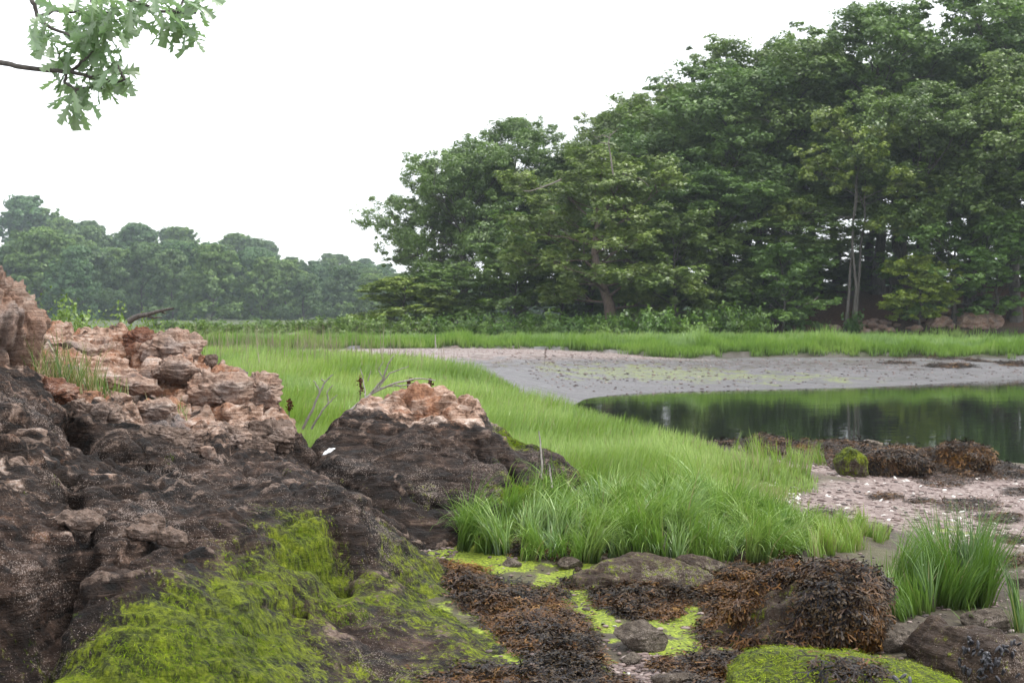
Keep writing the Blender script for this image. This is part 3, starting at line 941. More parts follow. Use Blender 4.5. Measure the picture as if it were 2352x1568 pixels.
def tree_shape(seed, H, R, cb, n_limb=18, cl=1.15, per=190, ls=.11, trunk_r=.26, lean=(0, 0), flat=.5, top=.93,
               stems=1, full=1.0, open_=0.0, prof=None):
    """trunk and limb tubes, leaf quads and their tones for one broadleaf tree standing at the origin"""
    r = np.random.default_rng(seed)
    paths, cls = [], []
    prof = prof or (lambda t: math.sin(math.pi * (.17 + .72 * t)) ** .75)
    for s in range(stems):
        off = r.normal(0, .25, 2) if stems > 1 else np.zeros(2)
        dv = r.normal(0, .10, 2) if stems > 1 else np.zeros(2)
        n = 10
        tz = np.linspace(0, top * H, n)
        wob = np.cumsum(r.normal(0, .008 * H, (n, 2)), 0)
        wob -= wob[0]
        tp = np.column_stack([off[0] + (lean[0] + dv[0]) * tz + wob[:, 0], off[1] + (lean[1] + dv[1]) * tz + wob[:, 1], tz])
        tr = trunk_r / math.sqrt(stems) * (1 - .88 * (tz / (top * H)) ** .8)
        tr[0] *= 1.35
        tp0 = tp.copy()
        tp0[0, 2] = -.3
        paths.append((tp0, tr))
        az = r.uniform(0, 6.28)
        m = max(4, n_limb // stems)
        for i in range(m):
            f = (i + r.uniform(.1, .9)) / m
            h = (cb + (top - cb - .02) * f) * H
            base = np.array([np.interp(h, tz, tp[:, k]) for k in range(3)])
            L = R * prof(f) * r.uniform(.78, 1.12)
            if r.random() < open_:
                continue
            az += 2.4 + r.normal(0, .3)
            el = math.radians(12 + 50 * f + r.normal(0, 14))
            d = np.array((math.cos(az) * math.cos(el), math.sin(az) * math.cos(el), math.sin(el)))
            k = 6
            tt = np.linspace(0, 1, k)
            lp = base + d * (tt * L)[:, None] + np.column_stack([np.zeros(k), np.zeros(k), -.10 * L * tt ** 2 + .10 * L * tt]) \
                + np.cumsum(r.normal(0, .035 * L, (k, 3)), 0) * tt[:, None]
            r0 = .32 * float(np.interp(h, tz, tr)) + .02
            paths.append((lp, r0 * (1 - .8 * tt)))
            cls.append((lp[-1], cl * r.uniform(.75, 1.1)))
            for q in range(int(2 + L / .85)):
                ft = r.uniform(.22, 1.0)
                p = np.array([np.interp(ft, tt, lp[:, k2]) for k2 in range(3)])
                a2 = az + r.choice((-1, 1)) * r.uniform(.5, 1.3)
                e2 = el + r.uniform(-.55, .75)
                l2 = L * r.uniform(.18, .42) + .3
                dd = np.array((math.cos(a2) * math.cos(e2), math.sin(a2) * math.cos(e2), math.sin(e2)))
                q2 = p + dd * l2
                paths.append((np.array([p, p + dd * l2 * .5 + r.normal(0, .06, 3) * l2, q2]), np.array([r0 * .42, r0 * .3, .008])))
                cls.append((q2, cl * r.uniform(.5, 1.0)))
    c = np.array([q[0] for q in cls])
    rad = np.array([q[1] for q in cls])
    tone_c = r.uniform(0, 1, len(c))
    V, N, T = [], [], []
    for i in range(len(c)):
        k = int(per * full * (rad[i] / cl) ** 2 * r.uniform(.75, 1.25))
        # a clump is a handful of leafy twigs fanning out of the branch end
        tw = max(4, int(k / 40))
        td = r.normal(0, 1, (tw, 3))
        td /= np.linalg.norm(td, axis=1)[:, None]
        td[:, 2] = td[:, 2] * flat + .10
        tl = rad[i] * r.uniform(.35, .85, tw)
        w = r.integers(0, tw, k)
        dd = r.normal(0, 1, (k, 3))
        dd /= np.linalg.norm(dd, axis=1)[:, None]
        p = c[i] + td[w] * tl[w][:, None] + dd * (rad[i] * r.uniform(.30, .48, tw)[w] * r.random(k) ** .4)[:, None] * (1, 1, .8)
        V.append(p)
        N.append(td[w] * .5 + dd * .8 + (0, 0, .35))
        T.append(np.column_stack([np.clip(.55 * tone_c[i] + .45 * r.random(k), 0, 1), r.random(k) ** 3, np.zeros(k)]))
    Cc, No, To = np.vstack(V), np.vstack(N), np.vstack(T)
    lv, lf = leaf_quads(Cc, No, ls, r=r)
    tv, tf = tubes(paths, 6)
    return tv, tf, lv, lf, np.repeat(To, 4, 0)


def tree_proto(name, bark, leaf, **kw):
    tv, tf, lv, lf, to = tree_shape(**kw)
    ok = lf[lv[lf[:, 0], 2] < np.percentile(lv[:, 2], 99.4)]
    lf = ok
    t_me = mk("trunk", tv, tf, bark, link=False)
    l_me = mk("crown", lv, lf, leaf, attrs={"tone": to}, smooth_=False, link=False)
    return dict(name=name, trunk=t_me.data, crown=l_me.data, H=float(np.percentile(lv[:, 2], 99.7)))


def plant(pr, loc, scale, rz, tint, label, cat="tree", group=None, name=None):
    o = empty(name or pr['name'], loc, label, cat, group, rz)
    o.scale = scale if isinstance(scale, tuple) else (scale,) * 3
    for nm, me in (("trunk", pr['trunk']), ("crown", pr['crown'])):
        c = bpy.data.objects.new(nm, me)
        c.parent = o
        c.color = (*tint, 1)
        COL.objects.link(c)
    return o


OAK = [tree_proto("oak_tree", M['bark'], M['leaf'], seed=100 + k, H=18, R=5.6, cb=cb, n_limb=nl, cl=1.35, per=470, ls=.105, trunk_r=.33, flat=.9)
       for k, (cb, nl) in enumerate([(.34, 24), (.38, 24), (.28, 26), (.42, 22), (.34, 25)])]
SPREAD = tree_proto("oak_tree", M['bark'], M['leaf'], seed=131, H=15, R=6.6, cb=.16, n_limb=34, cl=1.35, per=480, ls=.105, trunk_r=.42, flat=.9)
SMALL = [tree_proto("young_tree", M['bark'], M['leaf'], seed=150 + k, H=8, R=3.3, cb=.12, n_limb=22, cl=.85, per=300, ls=.10, trunk_r=.13, flat=.8) for k in range(3)]
OPENT = tree_proto("slender_tree", M['bark_pale'], M['leaf'], seed=171, H=15.5, R=3.6, cb=.42, n_limb=18, cl=.9, per=230, ls=.10, trunk_r=.19, flat=.7, stems=3, open_=.15)
LANKY = tree_proto("tall_oak", M['bark'], M['leaf'], seed=180, H=21, R=5.2, cb=.45, n_limb=24, cl=1.2, per=380, ls=.11, trunk_r=.34, flat=.85, open_=.05)
REDOAK = tree_proto("olive_oak", M['bark_red'], M['leaf'], seed=190, H=13.5, R=5.0, cb=.17, n_limb=28, cl=1.1, per=420, ls=.10, trunk_r=.36, flat=.8, lean=(-.008, 0))


def wood_tree(pr, u, Y, v_top, width=None, rz=0.0, tint=(1, 1, 1), label=None, group=None, dz=0.0, name=None):
    """plant a tree whose trunk stands at column u, Y metres away, with its top at v_top"""
    x = (u - U0) / FPX * Y
    z = float(gz_at(x, Y)[0]) + dz
    top = P(u, v_top, Y)[2]
    s = (top - z) / pr['H']
    sx = s if width is None else width
    return plant(pr, (x, Y, z), (sx, sx, s), rz, tint, label, group=group, name=name)


GR_ROW = "oaks making up the wood across the marsh"
# the trees one can pick out
wood_tree(SPREAD, 1062, 80, 332, .66, .4, (.95, 1.05, .95), "broad oak at the far left end of the wood, limbs reaching out over the marsh")
wood_tree(OAK[0], 1205, 82, 268, .74, 1.9, (.95, 1.05, 1.0), "rounded oak behind the broad end oak, its pale top second in the stepped skyline")
wood_tree(REDOAK, 1405, 66, 335, .95, .6, (1.22, 1.14, .85), "yellowish oak with bare reddish trunk standing in front of the wood")
wood_tree(OAK[1], 1440, 77, 215, .74, 2.8, (1.0, 1.0, .9), "tall oak right behind the yellowish oak with dead twigs before its top")
wood_tree(LANKY, 1510, 80, 188, .82, .9, (1.1, 1.05, .85), "airy light-crowned oak rising left of the tallest part of the wood")
wood_tree(OAK[2], 1655, 73, 135, 1.02, 4.1, (.88, 1.0, .98), "dense dark oak at the foot of the rising skyline step")
wood_tree(OAK[4], 1770, 74, 82, 1.0, .3, (.98, 1.0, .95), "tall oak whose round head makes the middle peak of the skyline")
wood_tree(OAK[3], 1875, 75, 112, .95, 5.2, (.9, 1.0, 1.05), "bluish oak between the middle peak and the tallest oaks")
wood_tree(LANKY, 2015, 72, -5, .95, 2.2, (.9, 1.0, 1.0), "tallest open oak, sky showing between its upper limbs")
wood_tree(LANKY, 2250, 73, -60, 1.0, 4.4, (.9, 1.02, .98), "open oak at the right, cut off by the top of the photo", name="tall_oak")
wood_tree(OAK[0], 2110, 68, 190, .8, 3.3, (.95, 1.0, .85), "middle-height oak in front of the two tallest oaks")
wood_tree(OAK[1], 2330, 67, 115, .9, .2, (1.0, 1.0, .85), "large oak at the right edge with olive foliage")
wood_tree(OPENT, 1960, 65.5, 245, .85, 1.2, (1.5, 1.35, .85), "slender pale-trunked tree with light flat top standing at the edge of the bank")
wood_tree(SMALL[0], 1550, 66.5, 480, 1.02, .4, (1.15, 1.15, .95), "round pale green small tree right of the reddish trunk")
wood_tree(SMALL[1], 1800, 65.8, 560, .75, 2.0, (1.0, 1.2, .9), "small bushy tree left of the slender pale trunk")
wood_tree(SMALL[2], 2112, 65.5, 585, .62, 1.0, (1.9, 1.7, .85), "little yellow-green tree with thin pale stem on the brown bank")
wood_tree(SMALL[0], 2190, 66.6, 430, .95, 3.4, (1.0, 1.2, .95), "fresh green small tree in tiers at the right of the bank")
wood_tree(SMALL[1], 2290, 66.4, 520, .85, 5.0, (.95, 1.2, 1.0), "leaning small tree above the pale ledge")
wood_tree(SMALL[2], 925, 72, 635, .95, 2.0, (1.35, 1.25, .8), "low spreading yellowish tree at the left foot of the wood", name="low_tree")
wood_tree(SMALL[0], 1040, 74, 600, .95, 4.0, (.95, 1.05, .9), "dark low tree under the broad end oak")
wood_tree(SMALL[1], 1190, 72, 560, 1.0, 1.1, (1.0, 1.1, .85), "low green tree between the dark trunks at the left of the wood")
wood_tree(OAK[3], 985, 83, 405, .52, 2.4, (1.0, 1.08, .95), "narrow oak whose head fills the left shoulder of the broad end oak")
for u_, vt_ in ((1890, 555), (2035, 545)):
    wood_tree(SMALL[u_ % 3], u_, 84, vt_, 1.0, 1.0, (.8, .95, .85), "shady understorey tree growing among the trunks of the wood", "understorey trees in the wood", name="young_tree")
# the rest of the wood: rows that nothing tells apart
fill = [(1130, 84, 400), (1300, 82, 330), (1340, 74, 470), (1470, 82, 290), (1560, 76, 300), (1610, 83, 230), (1700, 82, 200), (1740, 70, 420), (1850, 82, 190), (1920, 80, 200),
        (1990, 83, 150), (2070, 78, 140), (2160, 80, 110), (2240, 79, 100), (2320, 80, 60), (2400, 72, 40), (2420, 66, 300), (2480, 76, 20), (2060, 70, 330), (2230, 69, 290), (1660, 69, 380)]
for i, (u, Y, vt) in enumerate(fill):
    pr = OAK[i % 5] if i % 2 else LANKY
    wood_tree(pr, u, Y, vt, .8 + .06 * (i % 4), i * 1.7, ((.86, .95, .9), (.95, 1.0, .9), (.9, 1.05, .95))[i % 3],
              "dark green oak deep in the wood, one of the crowded crowns", GR_ROW, name="oak_tree")
under = [(1290, 74, 590), (1420, 74, 600), (1500, 73, 560), (1620, 70, 585), (1690, 71, 600), (1745, 67, 625), (1850, 69, 600), (2000, 72, 600), (2050, 70, 640), (2150, 72, 590), (2350, 69, 560), (2400, 66, 600), (1330, 80, 620), (1590, 80, 640), (1720, 82, 640), (1880, 83, 620), (2240, 80, 600), (2100, 83, 600)]
for i, (u, Y, vt) in enumerate(under):
    if u > 1830 and Y < 72.5:
        Y += 6
    wood_tree(SMALL[i % 3], u, Y, vt, .85, i * 2.1, ((.75, .9, .75), (.85, 1.0, .8))[i % 2],
              "shady understorey tree growing among the trunks of the wood", "understorey trees in the wood", name="young_tree")

# bleached dead tops and limbs sticking out of the green
def snag(name, paths, Y, label, r0=.10, mat=None, rb=None):
    ps = []
    for i, pl in enumerate(paths):
        pts = np.array([P(u, v, Y + dy) for u, v, dy in pl])
        n = len(pts) * 3
        tt, t0 = np.linspace(0, 1, n), np.linspace(0, 1, len(pts))
        pp = np.column_stack([np.interp(tt, t0, pts[:, k]) for k in range(3)])
        L = np.linalg.norm(pp[-1] - pp[0])
        pp += np.column_stack([fbm(pp * 8 / max(L, .3) + 7 * i, 2, 3 + k) for k in range(3)]) * .02 * L * np.sin(tt * np.pi)[:, None]
        r = (r0 if i == 0 else r0 * .6)
        ps.append((pp, r * (1 - .75 * tt)))
    v, f = tubes(ps, 7)
    return tag(mk(name, v, f, mat or M['bark_dead']), label, "dead branch")


snag("dead_treetop", [[(1408, 400, 0), (1398, 330, 0), (1402, 305, 0)], [(1402, 318, 0), (1385, 310, 0), (1368, 318, .3), (1360, 305, .3)], [(1402, 312, 0), (1415, 300, 0), (1422, 290, -.2)], [(1400, 330, 0), (1380, 328, .2), (1372, 318, .2)]],
     62.5, "bleached dead treetop forking above the yellowish oak", .035)
snag("dead_limb", [[(1290, 412, 0), (1250, 430, 0), (1212, 440, -.3), (1200, 438, -.4)], [(1250, 430, 0), (1235, 425, 0)]], 63.5, "bare crooked limb poking left out of the yellowish oak", .04)
snag("dead_limb", [[(1420, 395, 0), (1445, 405, 0), (1470, 410, 0), (1492, 428, 0)], [(1450, 406, 0), (1458, 422, 0)]], 63.5, "bare forked limb poking right out of the yellowish oak", .04)
snag("dead_limb", [[(1890, 700, 0), (1870, 690, 0), (1850, 698, 0)], [(1870, 690, 0), (1880, 680, 0)]], 64.5, "pale broken limb hanging low at the left of the brown bank", .06)
snag("driftwood_pole", [[(2065, 727, 0), (2100, 724, 0), (2130, 727, 0)]], 66.3, "thin pale fallen pole lying on the brown bank", .05)

# far wooded shore, in rows up the slope
FAR = [tree_proto("far_tree", M['bark'], M['leaf_far'], seed=300 + k, H=17, R=6.2, cb=.04, n_limb=28, cl=1.7, per=300, ls=.24, trunk_r=.3, flat=.85,
                  prof=lambda t: (max(0.0, 1 - t * t) ** .6) * (.75 + .25 * min(1, t / .2))) for k in range(4)]
GR_FAR = "hazy trees of the wooded shore beyond the marsh"
far_rows = [(236, -90, 8, 7.4, 0), (256, -100, 4, 8.6, 0), (280, -110, 2, 9.0, 0), (305, -118, 0, 8, 0), (335, -128, -10, 7, 0), (400, -75, 60, 13, 0), (430, -70, 70, 14, 0)]
LB = {0: "hazy round-headed tree in the front row of the far wooded shore",
      1: "hazy tree half hidden behind the front row of the far wooded shore",
      2: "bluish tree on the far ridge, its head on the skyline"}
k = 0
for ri, (Y, x0, x1, step, _) in enumerate(far_rows):
    for x in np.arange(x0, x1, step):
        xx = x + rng.uniform(-.35, .35) * step
        yy = Y + rng.uniform(-7, 7)
        if abs(xx / yy) > .52:
            continue
        z = float(gz_at(xx, yy)[0])
        u = U0 + xx / yy * FPX
        # skyline of the photograph falls from the left to the gap
        lim = np.interp(u, [-100, 0, 60, 120, 130, 250, 330, 440, 520, 640, 650, 760, 860, 935, 1200], [430, 420, 432, 470, 482, 490, 496, 505, 510, 548, 570, 578, 585, 605, 640])
        maxz = P(u, lim, yy)[2]
        s = (maxz - z) / FAR[0]['H'] if ri in (4, 6) else min((maxz - z) / 17 * (.80 + .15 * rng.random()), (.80 + .3 * rng.random()) * (1 if ri < 5 else .9))
        s = float(np.clip(s, .42, 1.35))
        if ri == 0:
            s *= .92
        g = ((.85, .95, .95), (1.0, 1.0, .95), (1.15, 1.12, .95), (.92, 1.05, 1.0), (1.35, 1.3, .9))[int(rng.integers(0, 5))]
        sx = float(np.clip(s * rng.uniform(.95, 1.2), .6, 1.25))
        kind = 0 if ri == 0 else (2 if ri >= 4 else 1)
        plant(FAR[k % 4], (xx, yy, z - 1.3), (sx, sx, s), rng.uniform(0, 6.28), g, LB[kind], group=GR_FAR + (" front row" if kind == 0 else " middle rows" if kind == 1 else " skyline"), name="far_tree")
        k += 1

# low far scrub seen between the trunks behind the wood
for i, u in enumerate(np.arange(980, 2500, 46)):
    Y = 205 + 25 * (i % 3)
    x = (u - U0) / FPX * Y
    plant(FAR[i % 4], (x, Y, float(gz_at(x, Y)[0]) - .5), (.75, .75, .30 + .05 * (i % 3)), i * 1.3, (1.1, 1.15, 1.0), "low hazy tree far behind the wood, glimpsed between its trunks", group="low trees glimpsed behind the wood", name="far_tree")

# ------------------------------------------------------------------ bushes along the foot of the wood
def bush_shape(seed, R=1.0, H=1.0, n=900, ls=.07, stems=7):
    r = np.random.default_rng(seed)
    paths, V, N, T = [], [], [], []
    for s in range(stems):
        az, sp = r.uniform(0, 6.28), r.uniform(.2, 1) ** .7
        h = H * (1.05 - .45 * sp) * r.uniform(.8, 1.1)
        tip = np.array((math.cos(az) * R * sp, math.sin(az) * R * sp, h))
        b = np.array((math.cos(az) * .12, math.sin(az) * .12, -.05))
        mid = b * .4 + tip * .6 * np.array((.8, .8, .95))
        paths.append((np.array([b, mid, tip * np.array((1, 1, .92))]), np.array([.02, .014, .005])))
        tone = r.random()
        tw = 9
        td = r.normal(0, 1, (tw, 3))
        td[:, 2] = np.abs(td[:, 2]) * .9
        td /= np.linalg.norm(td, axis=1)[:, None]
        m = n // stems
        w = r.integers(0, tw, m)
        f = r.random(m)
        root = b + (tip - b) * r.uniform(.25, .85, tw)[:, None]
        p = root[w] + td[w] * (f * .42 * R * r.uniform(.7, 1.1))[:, None] + r.normal(0, .05 * R, (m, 3))
        V.append(p)
        N.append(td[w])
        T.append(np.column_stack([np.clip(.5 * tone + .5 * r.random(m), 0, 1), r.random(m) ** 4, np.zeros(m)]))
    Cc = np.vstack(V)
    lv, lf = leaf_quads(Cc, np.vstack(N), ls, .5, r=r)
    tv, tf = tubes(paths, 5)
    return tv, tf, lv, lf, np.repeat(np.vstack(T), 4, 0)


def bush_proto(name, seed, **kw):
    tv, tf, lv, lf, to = bush_shape(seed, **kw)
    return dict(name=name, trunk=mk("stems", tv, tf, M['bark'], link=False).data,
                crown=mk("foliage", lv, lf, M['leaf_bush'], attrs={"tone": to}, smooth_=False, link=False).data, H=1.0)


BUSH = [bush_proto("bush", 400 + k, n=1000, ls=.062) for k in range(4)]


def plant_bush(pr, loc, scale, rz, tint, label, group=None):
    o = empty("bush", loc, label, "bush", group, rz)
    o.scale = scale
    for nm, me in (("stems", pr['trunk']), ("foliage", pr['crown'])):
        c = bpy.data.objects.new(nm, me)
        c.parent = o
        c.color = (*tint, 1)
        COL.objects.link(c)
    return o


k = 0
for u, vt, Y, wd in [(760, 732, 74, 1.4), (800, 735, 72, 1.3), (830, 728, 74, 1.5), (870, 738, 72, 1.3), (915, 728, 75, 1.3), (960, 735, 72, 1.2), (1000, 726, 74, 1.4), (1040, 738, 71, 1.2), (1090, 724, 73, 1.5), (1130, 735, 71, 1.3),
                     (1180, 722, 72, 1.5), (1215, 735, 70, 1.3), (1260, 728, 71, 1.5), (1300, 722, 70, 1.4), (1345, 722, 69, 1.5), (1370, 732, 67.5, 1.2), (1440, 724, 68, 1.5), (1480, 712, 69, 1.6), (1520, 718, 67.5, 1.4), (1560, 708, 69, 1.7),
                     (1600, 716, 67.5, 1.5), (1640, 706, 68, 1.6), (1690, 708, 67.5, 1.5), (1730, 714, 67, 1.3), (1310, 738, 67.5, 1.1), (1400, 738, 66.5, 1.1), (1150, 744, 69, 1.0), (1240, 742, 68.5, 1.0), (1490, 735, 66.3, 1.1), (1590, 736, 66, 1.1)]:
    Y -= 6 if u < 1600 else 3.5
    x = (u - U0) / FPX * Y
    z = float(gz_at(x, Y)[0])
    h = P(u, vt - 4, Y)[2] - z + .2
    left = u < 1000
    plant_bush(BUSH[k % 4], (x, Y, z - .05), (wd, wd, h), k * 1.9, (1.25, 1.15, .8) if left else ((1.0, 1.12, .8), (1.2, 1.2, .8))[k % 2],
               "bright green marsh bush in the low row left of the wood" if left else "green bush in the undergrowth along the foot of the wood",
               "bushes left of the wood" if left else "bushes along the foot of the wood")
    k += 1
for u, vt, Y, wd in [(505, 748, 62, .9), (530, 745, 64, 1.0), (560, 750, 60, .8), (590, 748, 63, .9), (620, 752, 62, .8), (660, 742, 66, 1.1), (690, 740, 68, 1.2), (720, 738, 70, 1.2), (455, 740, 55, .9), (480, 752, 58, .8)]:
    x = (u - U0) / FPX * Y
    z = float(gz_at(x, Y)[0])
    plant_bush(BUSH[k % 4], (x, Y, z - .05), (wd, wd, P(u, vt, Y)[2] - z + .22), k * 1.9, (1.15, 1.05, .7), "small yellow-green marsh bush standing before the far wooded shore", "marsh bushes before the far shore")
    k += 1
for (u, vt, Y, wd, lb) in [(1955, 712, 65.3, .9, "small dark bush at the foot of the slender pale tree"), (1828, 730, 65, .6, "grey-green small bush at the grassy edge of the brown bank"),
                           (1890, 735, 65.2, .5, "tiny bush between the grey-green bush and the slender tree")]:
    x = (u - U0) / FPX * Y
    z = float(gz_at(x, Y)[0])
    plant_bush(BUSH[k % 4], (x, Y, z - .05), (wd, wd, P(u, vt, Y)[2] - z + .1), k * 1.9, (.7, .85, .75), lb)
    k += 1
for i, u in enumerate(np.arange(380, 1010, 26)):
    Y = 98 + 9 * (i % 3)
    x = (u + 7 * (i % 2) - U0) / FPX * Y
    z = float(gz_at(x, Y)[0])
    plant_bush(BUSH[i % 4], (x, Y, z - .1), (1.9, 1.9, P(u, 728 + 6 * (i % 4), Y)[2] - z), i * 1.1, (1.15, 1.15, .75), "dull green bush in the scrub belt between the marsh and the far wooded shore", "scrub belt before the far shore")
NEARB = [bush_proto("bush", 450 + k_, n=6500, ls=.024, stems=13) for k_ in range(2)]
# bushes right behind the outcrop
for (u, vt, Y, wd, lb) in [(165, 668, 14.0, .75, "tallest bright bush behind the crest of the outcrop"), (105, 690, 14.2, .5, "bright bush beside the upright slab, left of the tallest bush"),
                           (215, 705, 13.8, .45, "low bright bush right of the tallest bush behind the outcrop"), (312, 722, 13.6, .33, "small bush under the dead branch on the crest"), (395, 735, 14.0, .3, "small lone bush where the crest drops to the marsh"),
                           (70, 715, 13.4, .4, "low bush squeezed against the upright slab")]:
    p = P(u, vt, Y)
    z = float(gz_at(p[0], Y)[0])
    plant_bush(NEARB[k % 2], (p[0], Y, z - .05), (wd * 1.15, wd * 1.15, p[2] - z + .06), k * 1.9, (1.45, 1.3, .75), lb)
    k += 1

# ------------------------------------------------------------------ grass
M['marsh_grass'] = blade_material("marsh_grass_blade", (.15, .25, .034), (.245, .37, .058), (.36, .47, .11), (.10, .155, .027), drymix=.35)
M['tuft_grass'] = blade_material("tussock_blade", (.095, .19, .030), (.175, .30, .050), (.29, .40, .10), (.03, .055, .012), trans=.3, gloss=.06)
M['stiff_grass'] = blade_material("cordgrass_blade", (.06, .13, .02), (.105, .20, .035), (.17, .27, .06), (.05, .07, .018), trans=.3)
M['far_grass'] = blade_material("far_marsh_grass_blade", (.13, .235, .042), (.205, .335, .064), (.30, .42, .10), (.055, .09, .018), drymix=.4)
M['dry_stalk'] = blade_material("dry_stalk", (.14, .10, .07), (.24, .18, .125), (.33, .26, .19), (.12, .09, .06), trans=.15)


def blades(B, h, wd, az, lean, curl, segs=3, tone=None, dry=None):
    """curved tapering grass blades: B base points, h lengths, wd widths, az lean azimuth, lean start angle, curl added bend"""
    n = len(B)
    t = np.linspace(0, 1, segs + 1)
    ang = lean[:, None] + curl[:, None] * t[None, :] ** 1.3
    st = h[:, None] / segs
    dx = np.sin(ang) * st
    dz = np.cos(ang) * st
    X = np.concatenate([np.zeros((n, 1)), np.cumsum(dx[:, :-1], 1)], 1)
    Z = np.concatenate([np.zeros((n, 1)), np.cumsum(dz[:, :-1], 1)], 1)
    ca, sa = np.cos(az), np.sin(az)
    tw = az + np.pi / 2 + rng.normal(0, .7, n)
    px, py = np.cos(tw), np.sin(tw)
    wv = wd[:, None] * .5 * (1 - .92 * t[None, :] ** 1.7)
    c = np.stack([B[:, :1] + X * ca[:, None], B[:, 1:2] + X * sa[:, None], B[:, 2:3] + Z], -1)
    o = np.stack([px[:, None] * wv, py[:, None] * wv, np.zeros_like(wv)], -1)
    V = np.stack([c - o, c + o], 2).reshape(n, -1, 3)
    k = segs + 1
    i = (np.arange(n) * 2 * k)[:, None] + 2 * np.arange(segs)[None, :]
    F = np.stack([i, i + 1, i + 3, i + 2], -1).reshape(-1, 4)
    tone = rng.random(n) if tone is None else tone
    dry = np.zeros(n) if dry is None else dry
    A = np.stack([np.repeat(tone[:, None], 2 * k, 1), np.repeat(np.repeat(t[None, :], n, 0), 2, 1), np.repeat(dry[:, None], 2 * k, 1)], -1)
    return V.reshape(-1, 3), F, A.reshape(-1, 3)


def in_view(x, y, pad=.05):
    return (np.abs(x) < (.3469 + pad) * y + .6)


def fill_area(poly, n, y0, y1, soft=.15, wob=.2):
    poly = np.asarray(poly)
    lo, hi = poly.min(0), poly.max(0)
    lo[1], hi[1] = max(lo[1], y0), min(hi[1], y1)
    out = []
    got = 0
    while got < n:
        q = rng.uniform(lo, hi, (n * 2, 2))
        q = q[in_view(q[:, 0], q[:, 1])]
        j = fbm(np.column_stack([q * 1.6, np.zeros(len(q))]), 2, 5)
        q = q[poly_sd(q, poly) + wob * j > soft * (rng.random(len(q)) - .5)]
        out.append(q)
        got += len(q)
        if len(q) == 0:
            break
    return np.vstack(out)[:n]


def p3(q, s=1.0):
    return np.column_stack([q * s, np.zeros(len(q))])


parts = []
for y0, y1, n, hh, ww, segs in [(9.3, 13, 60000, .20, .0075, 3), (13, 19, 60000, .24, .010, 3), (19, 28, 50000, .27, .016, 2), (28, 47, 45000, .28, .030, 2)]:
    q = fill_area(MARSH_NEAR, n, y0, y1)
    # cowlicks: the blades lean together in broad swirls
    sw = 2.6 * fbm(p3(q, .55), 2, 71) + .6
    clump = fbm(p3(q, .8), 3, 73)
    edge = smooth(poly_sd(q, MARSH_NEAR), 0, .8)
    bar_edge = smooth(q[:, 0] - (.9 + .06 * (q[:, 1] - 9)), .1, .9) * (q[:, 1] < 15)
    h = hh * (1 + .5 * clump) * rng.uniform(.6, 1.25, len(q)) * (.6 + .4 * edge) * (1 - .35 * bar_edge)
    keep = rng.random(len(q)) < (1 - .35 * bar_edge)
    B = np.column_stack([q, gz_at(q[:, 0], q[:, 1]) - .01])
    tone = np.clip(.5 + .85 * fbm(p3(q, .45) * (1, .6, 1), 3, 75) + rng.normal(0, .22, len(q)), 0, 1)
    dryb = np.clip(.15 * rng.random(len(q)) + .45 * bar_edge * rng.random(len(q)) + .75 * (rng.random(len(q)) < .05) + .5 * smooth(fbm(p3(q, .9) + 31, 3, 171), .25, .5) * rng.random(len(q)), 0, 1)
    dist_dry = smooth(q[:, 1], 36, 44) * .35
    parts.append(blades(B[keep], h[keep], np.full(keep.sum(), ww) * rng.uniform(.7, 1.3, keep.sum()), (sw + rng.normal(0, .55, len(q)))[keep],
                        np.abs(rng.normal(.12, .12, len(q)))[keep], np.abs(rng.normal(.45, .3, len(q)))[keep], segs, tone[keep], (dryb + dist_dry)[keep]))


def join(parts):
    V, F, A, o = [], [], [], 0
    for v, f, a in parts:
        V.append(v)
        F.append(f + o)
        A.append(a)
        o += len(v)
    return np.vstack(V), np.vstack(F), np.vstack(A)


v, f, a = join(parts)
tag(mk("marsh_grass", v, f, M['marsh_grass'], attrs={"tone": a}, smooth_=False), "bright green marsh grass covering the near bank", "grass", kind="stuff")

# the far marsh: tufts, ragged along the eroded edge
parts = []
for y0, y1, n, hh, ww in [(45.5, 50, 60000, .30, .030), (50, 58, 40000, .28, .04), (58, 80, 36000, .26, .05)]:
    q = fill_area(MARSH_FAR, n, y0, y1, .3, .9)
    tuft = fbm(p3(q, .75), 3, 83)
    h = hh * (1 + 1.0 * tuft) * rng.uniform(.65, 1.2, len(q)) * np.where(poly_sd(q, MARSH_FAR) < 2.0, 1.15 + .7 * fbm(p3(q, 1.1), 2, 84), 1)
    B = np.column_stack([q, gz_at(q[:, 0], q[:, 1]) - .02])
    tone = np.clip(.5 + .8 * fbm(p3(q, .35) * (1, 1, 1), 3, 85) + rng.normal(0, .2, len(q)), 0, 1)
    e = poly_sd(q, MARSH_FAR)
    az = np.where(e < 1.2, -np.pi / 2, 2.5 * fbm(p3(q, .3), 2, 87)) + rng.normal(0, .6, len(q))
    dryb = np.clip(.35 * smooth(fbm(p3(q, .12) * (1, 3.5, 1), 2, 89), .15, .4) + .1 * rng.random(len(q)), 0, 1) * (q[:, 1] > 52)
    parts.append(blades(B, h, np.full(len(q), ww) * rng.uniform(.7, 1.3, len(q)), az, np.abs(rng.normal(.15, .12, len(q))), np.abs(rng.normal(.5, .3, len(q))) + .4 * (e < .6), 2, tone, dryb))
v, f, a = join(parts)
tag(mk("far_marsh_grass", v, f, M['far_grass'], attrs={"tone": a}, smooth_=False), "green salt marsh grass beyond the mudflat", "grass", kind="stuff")

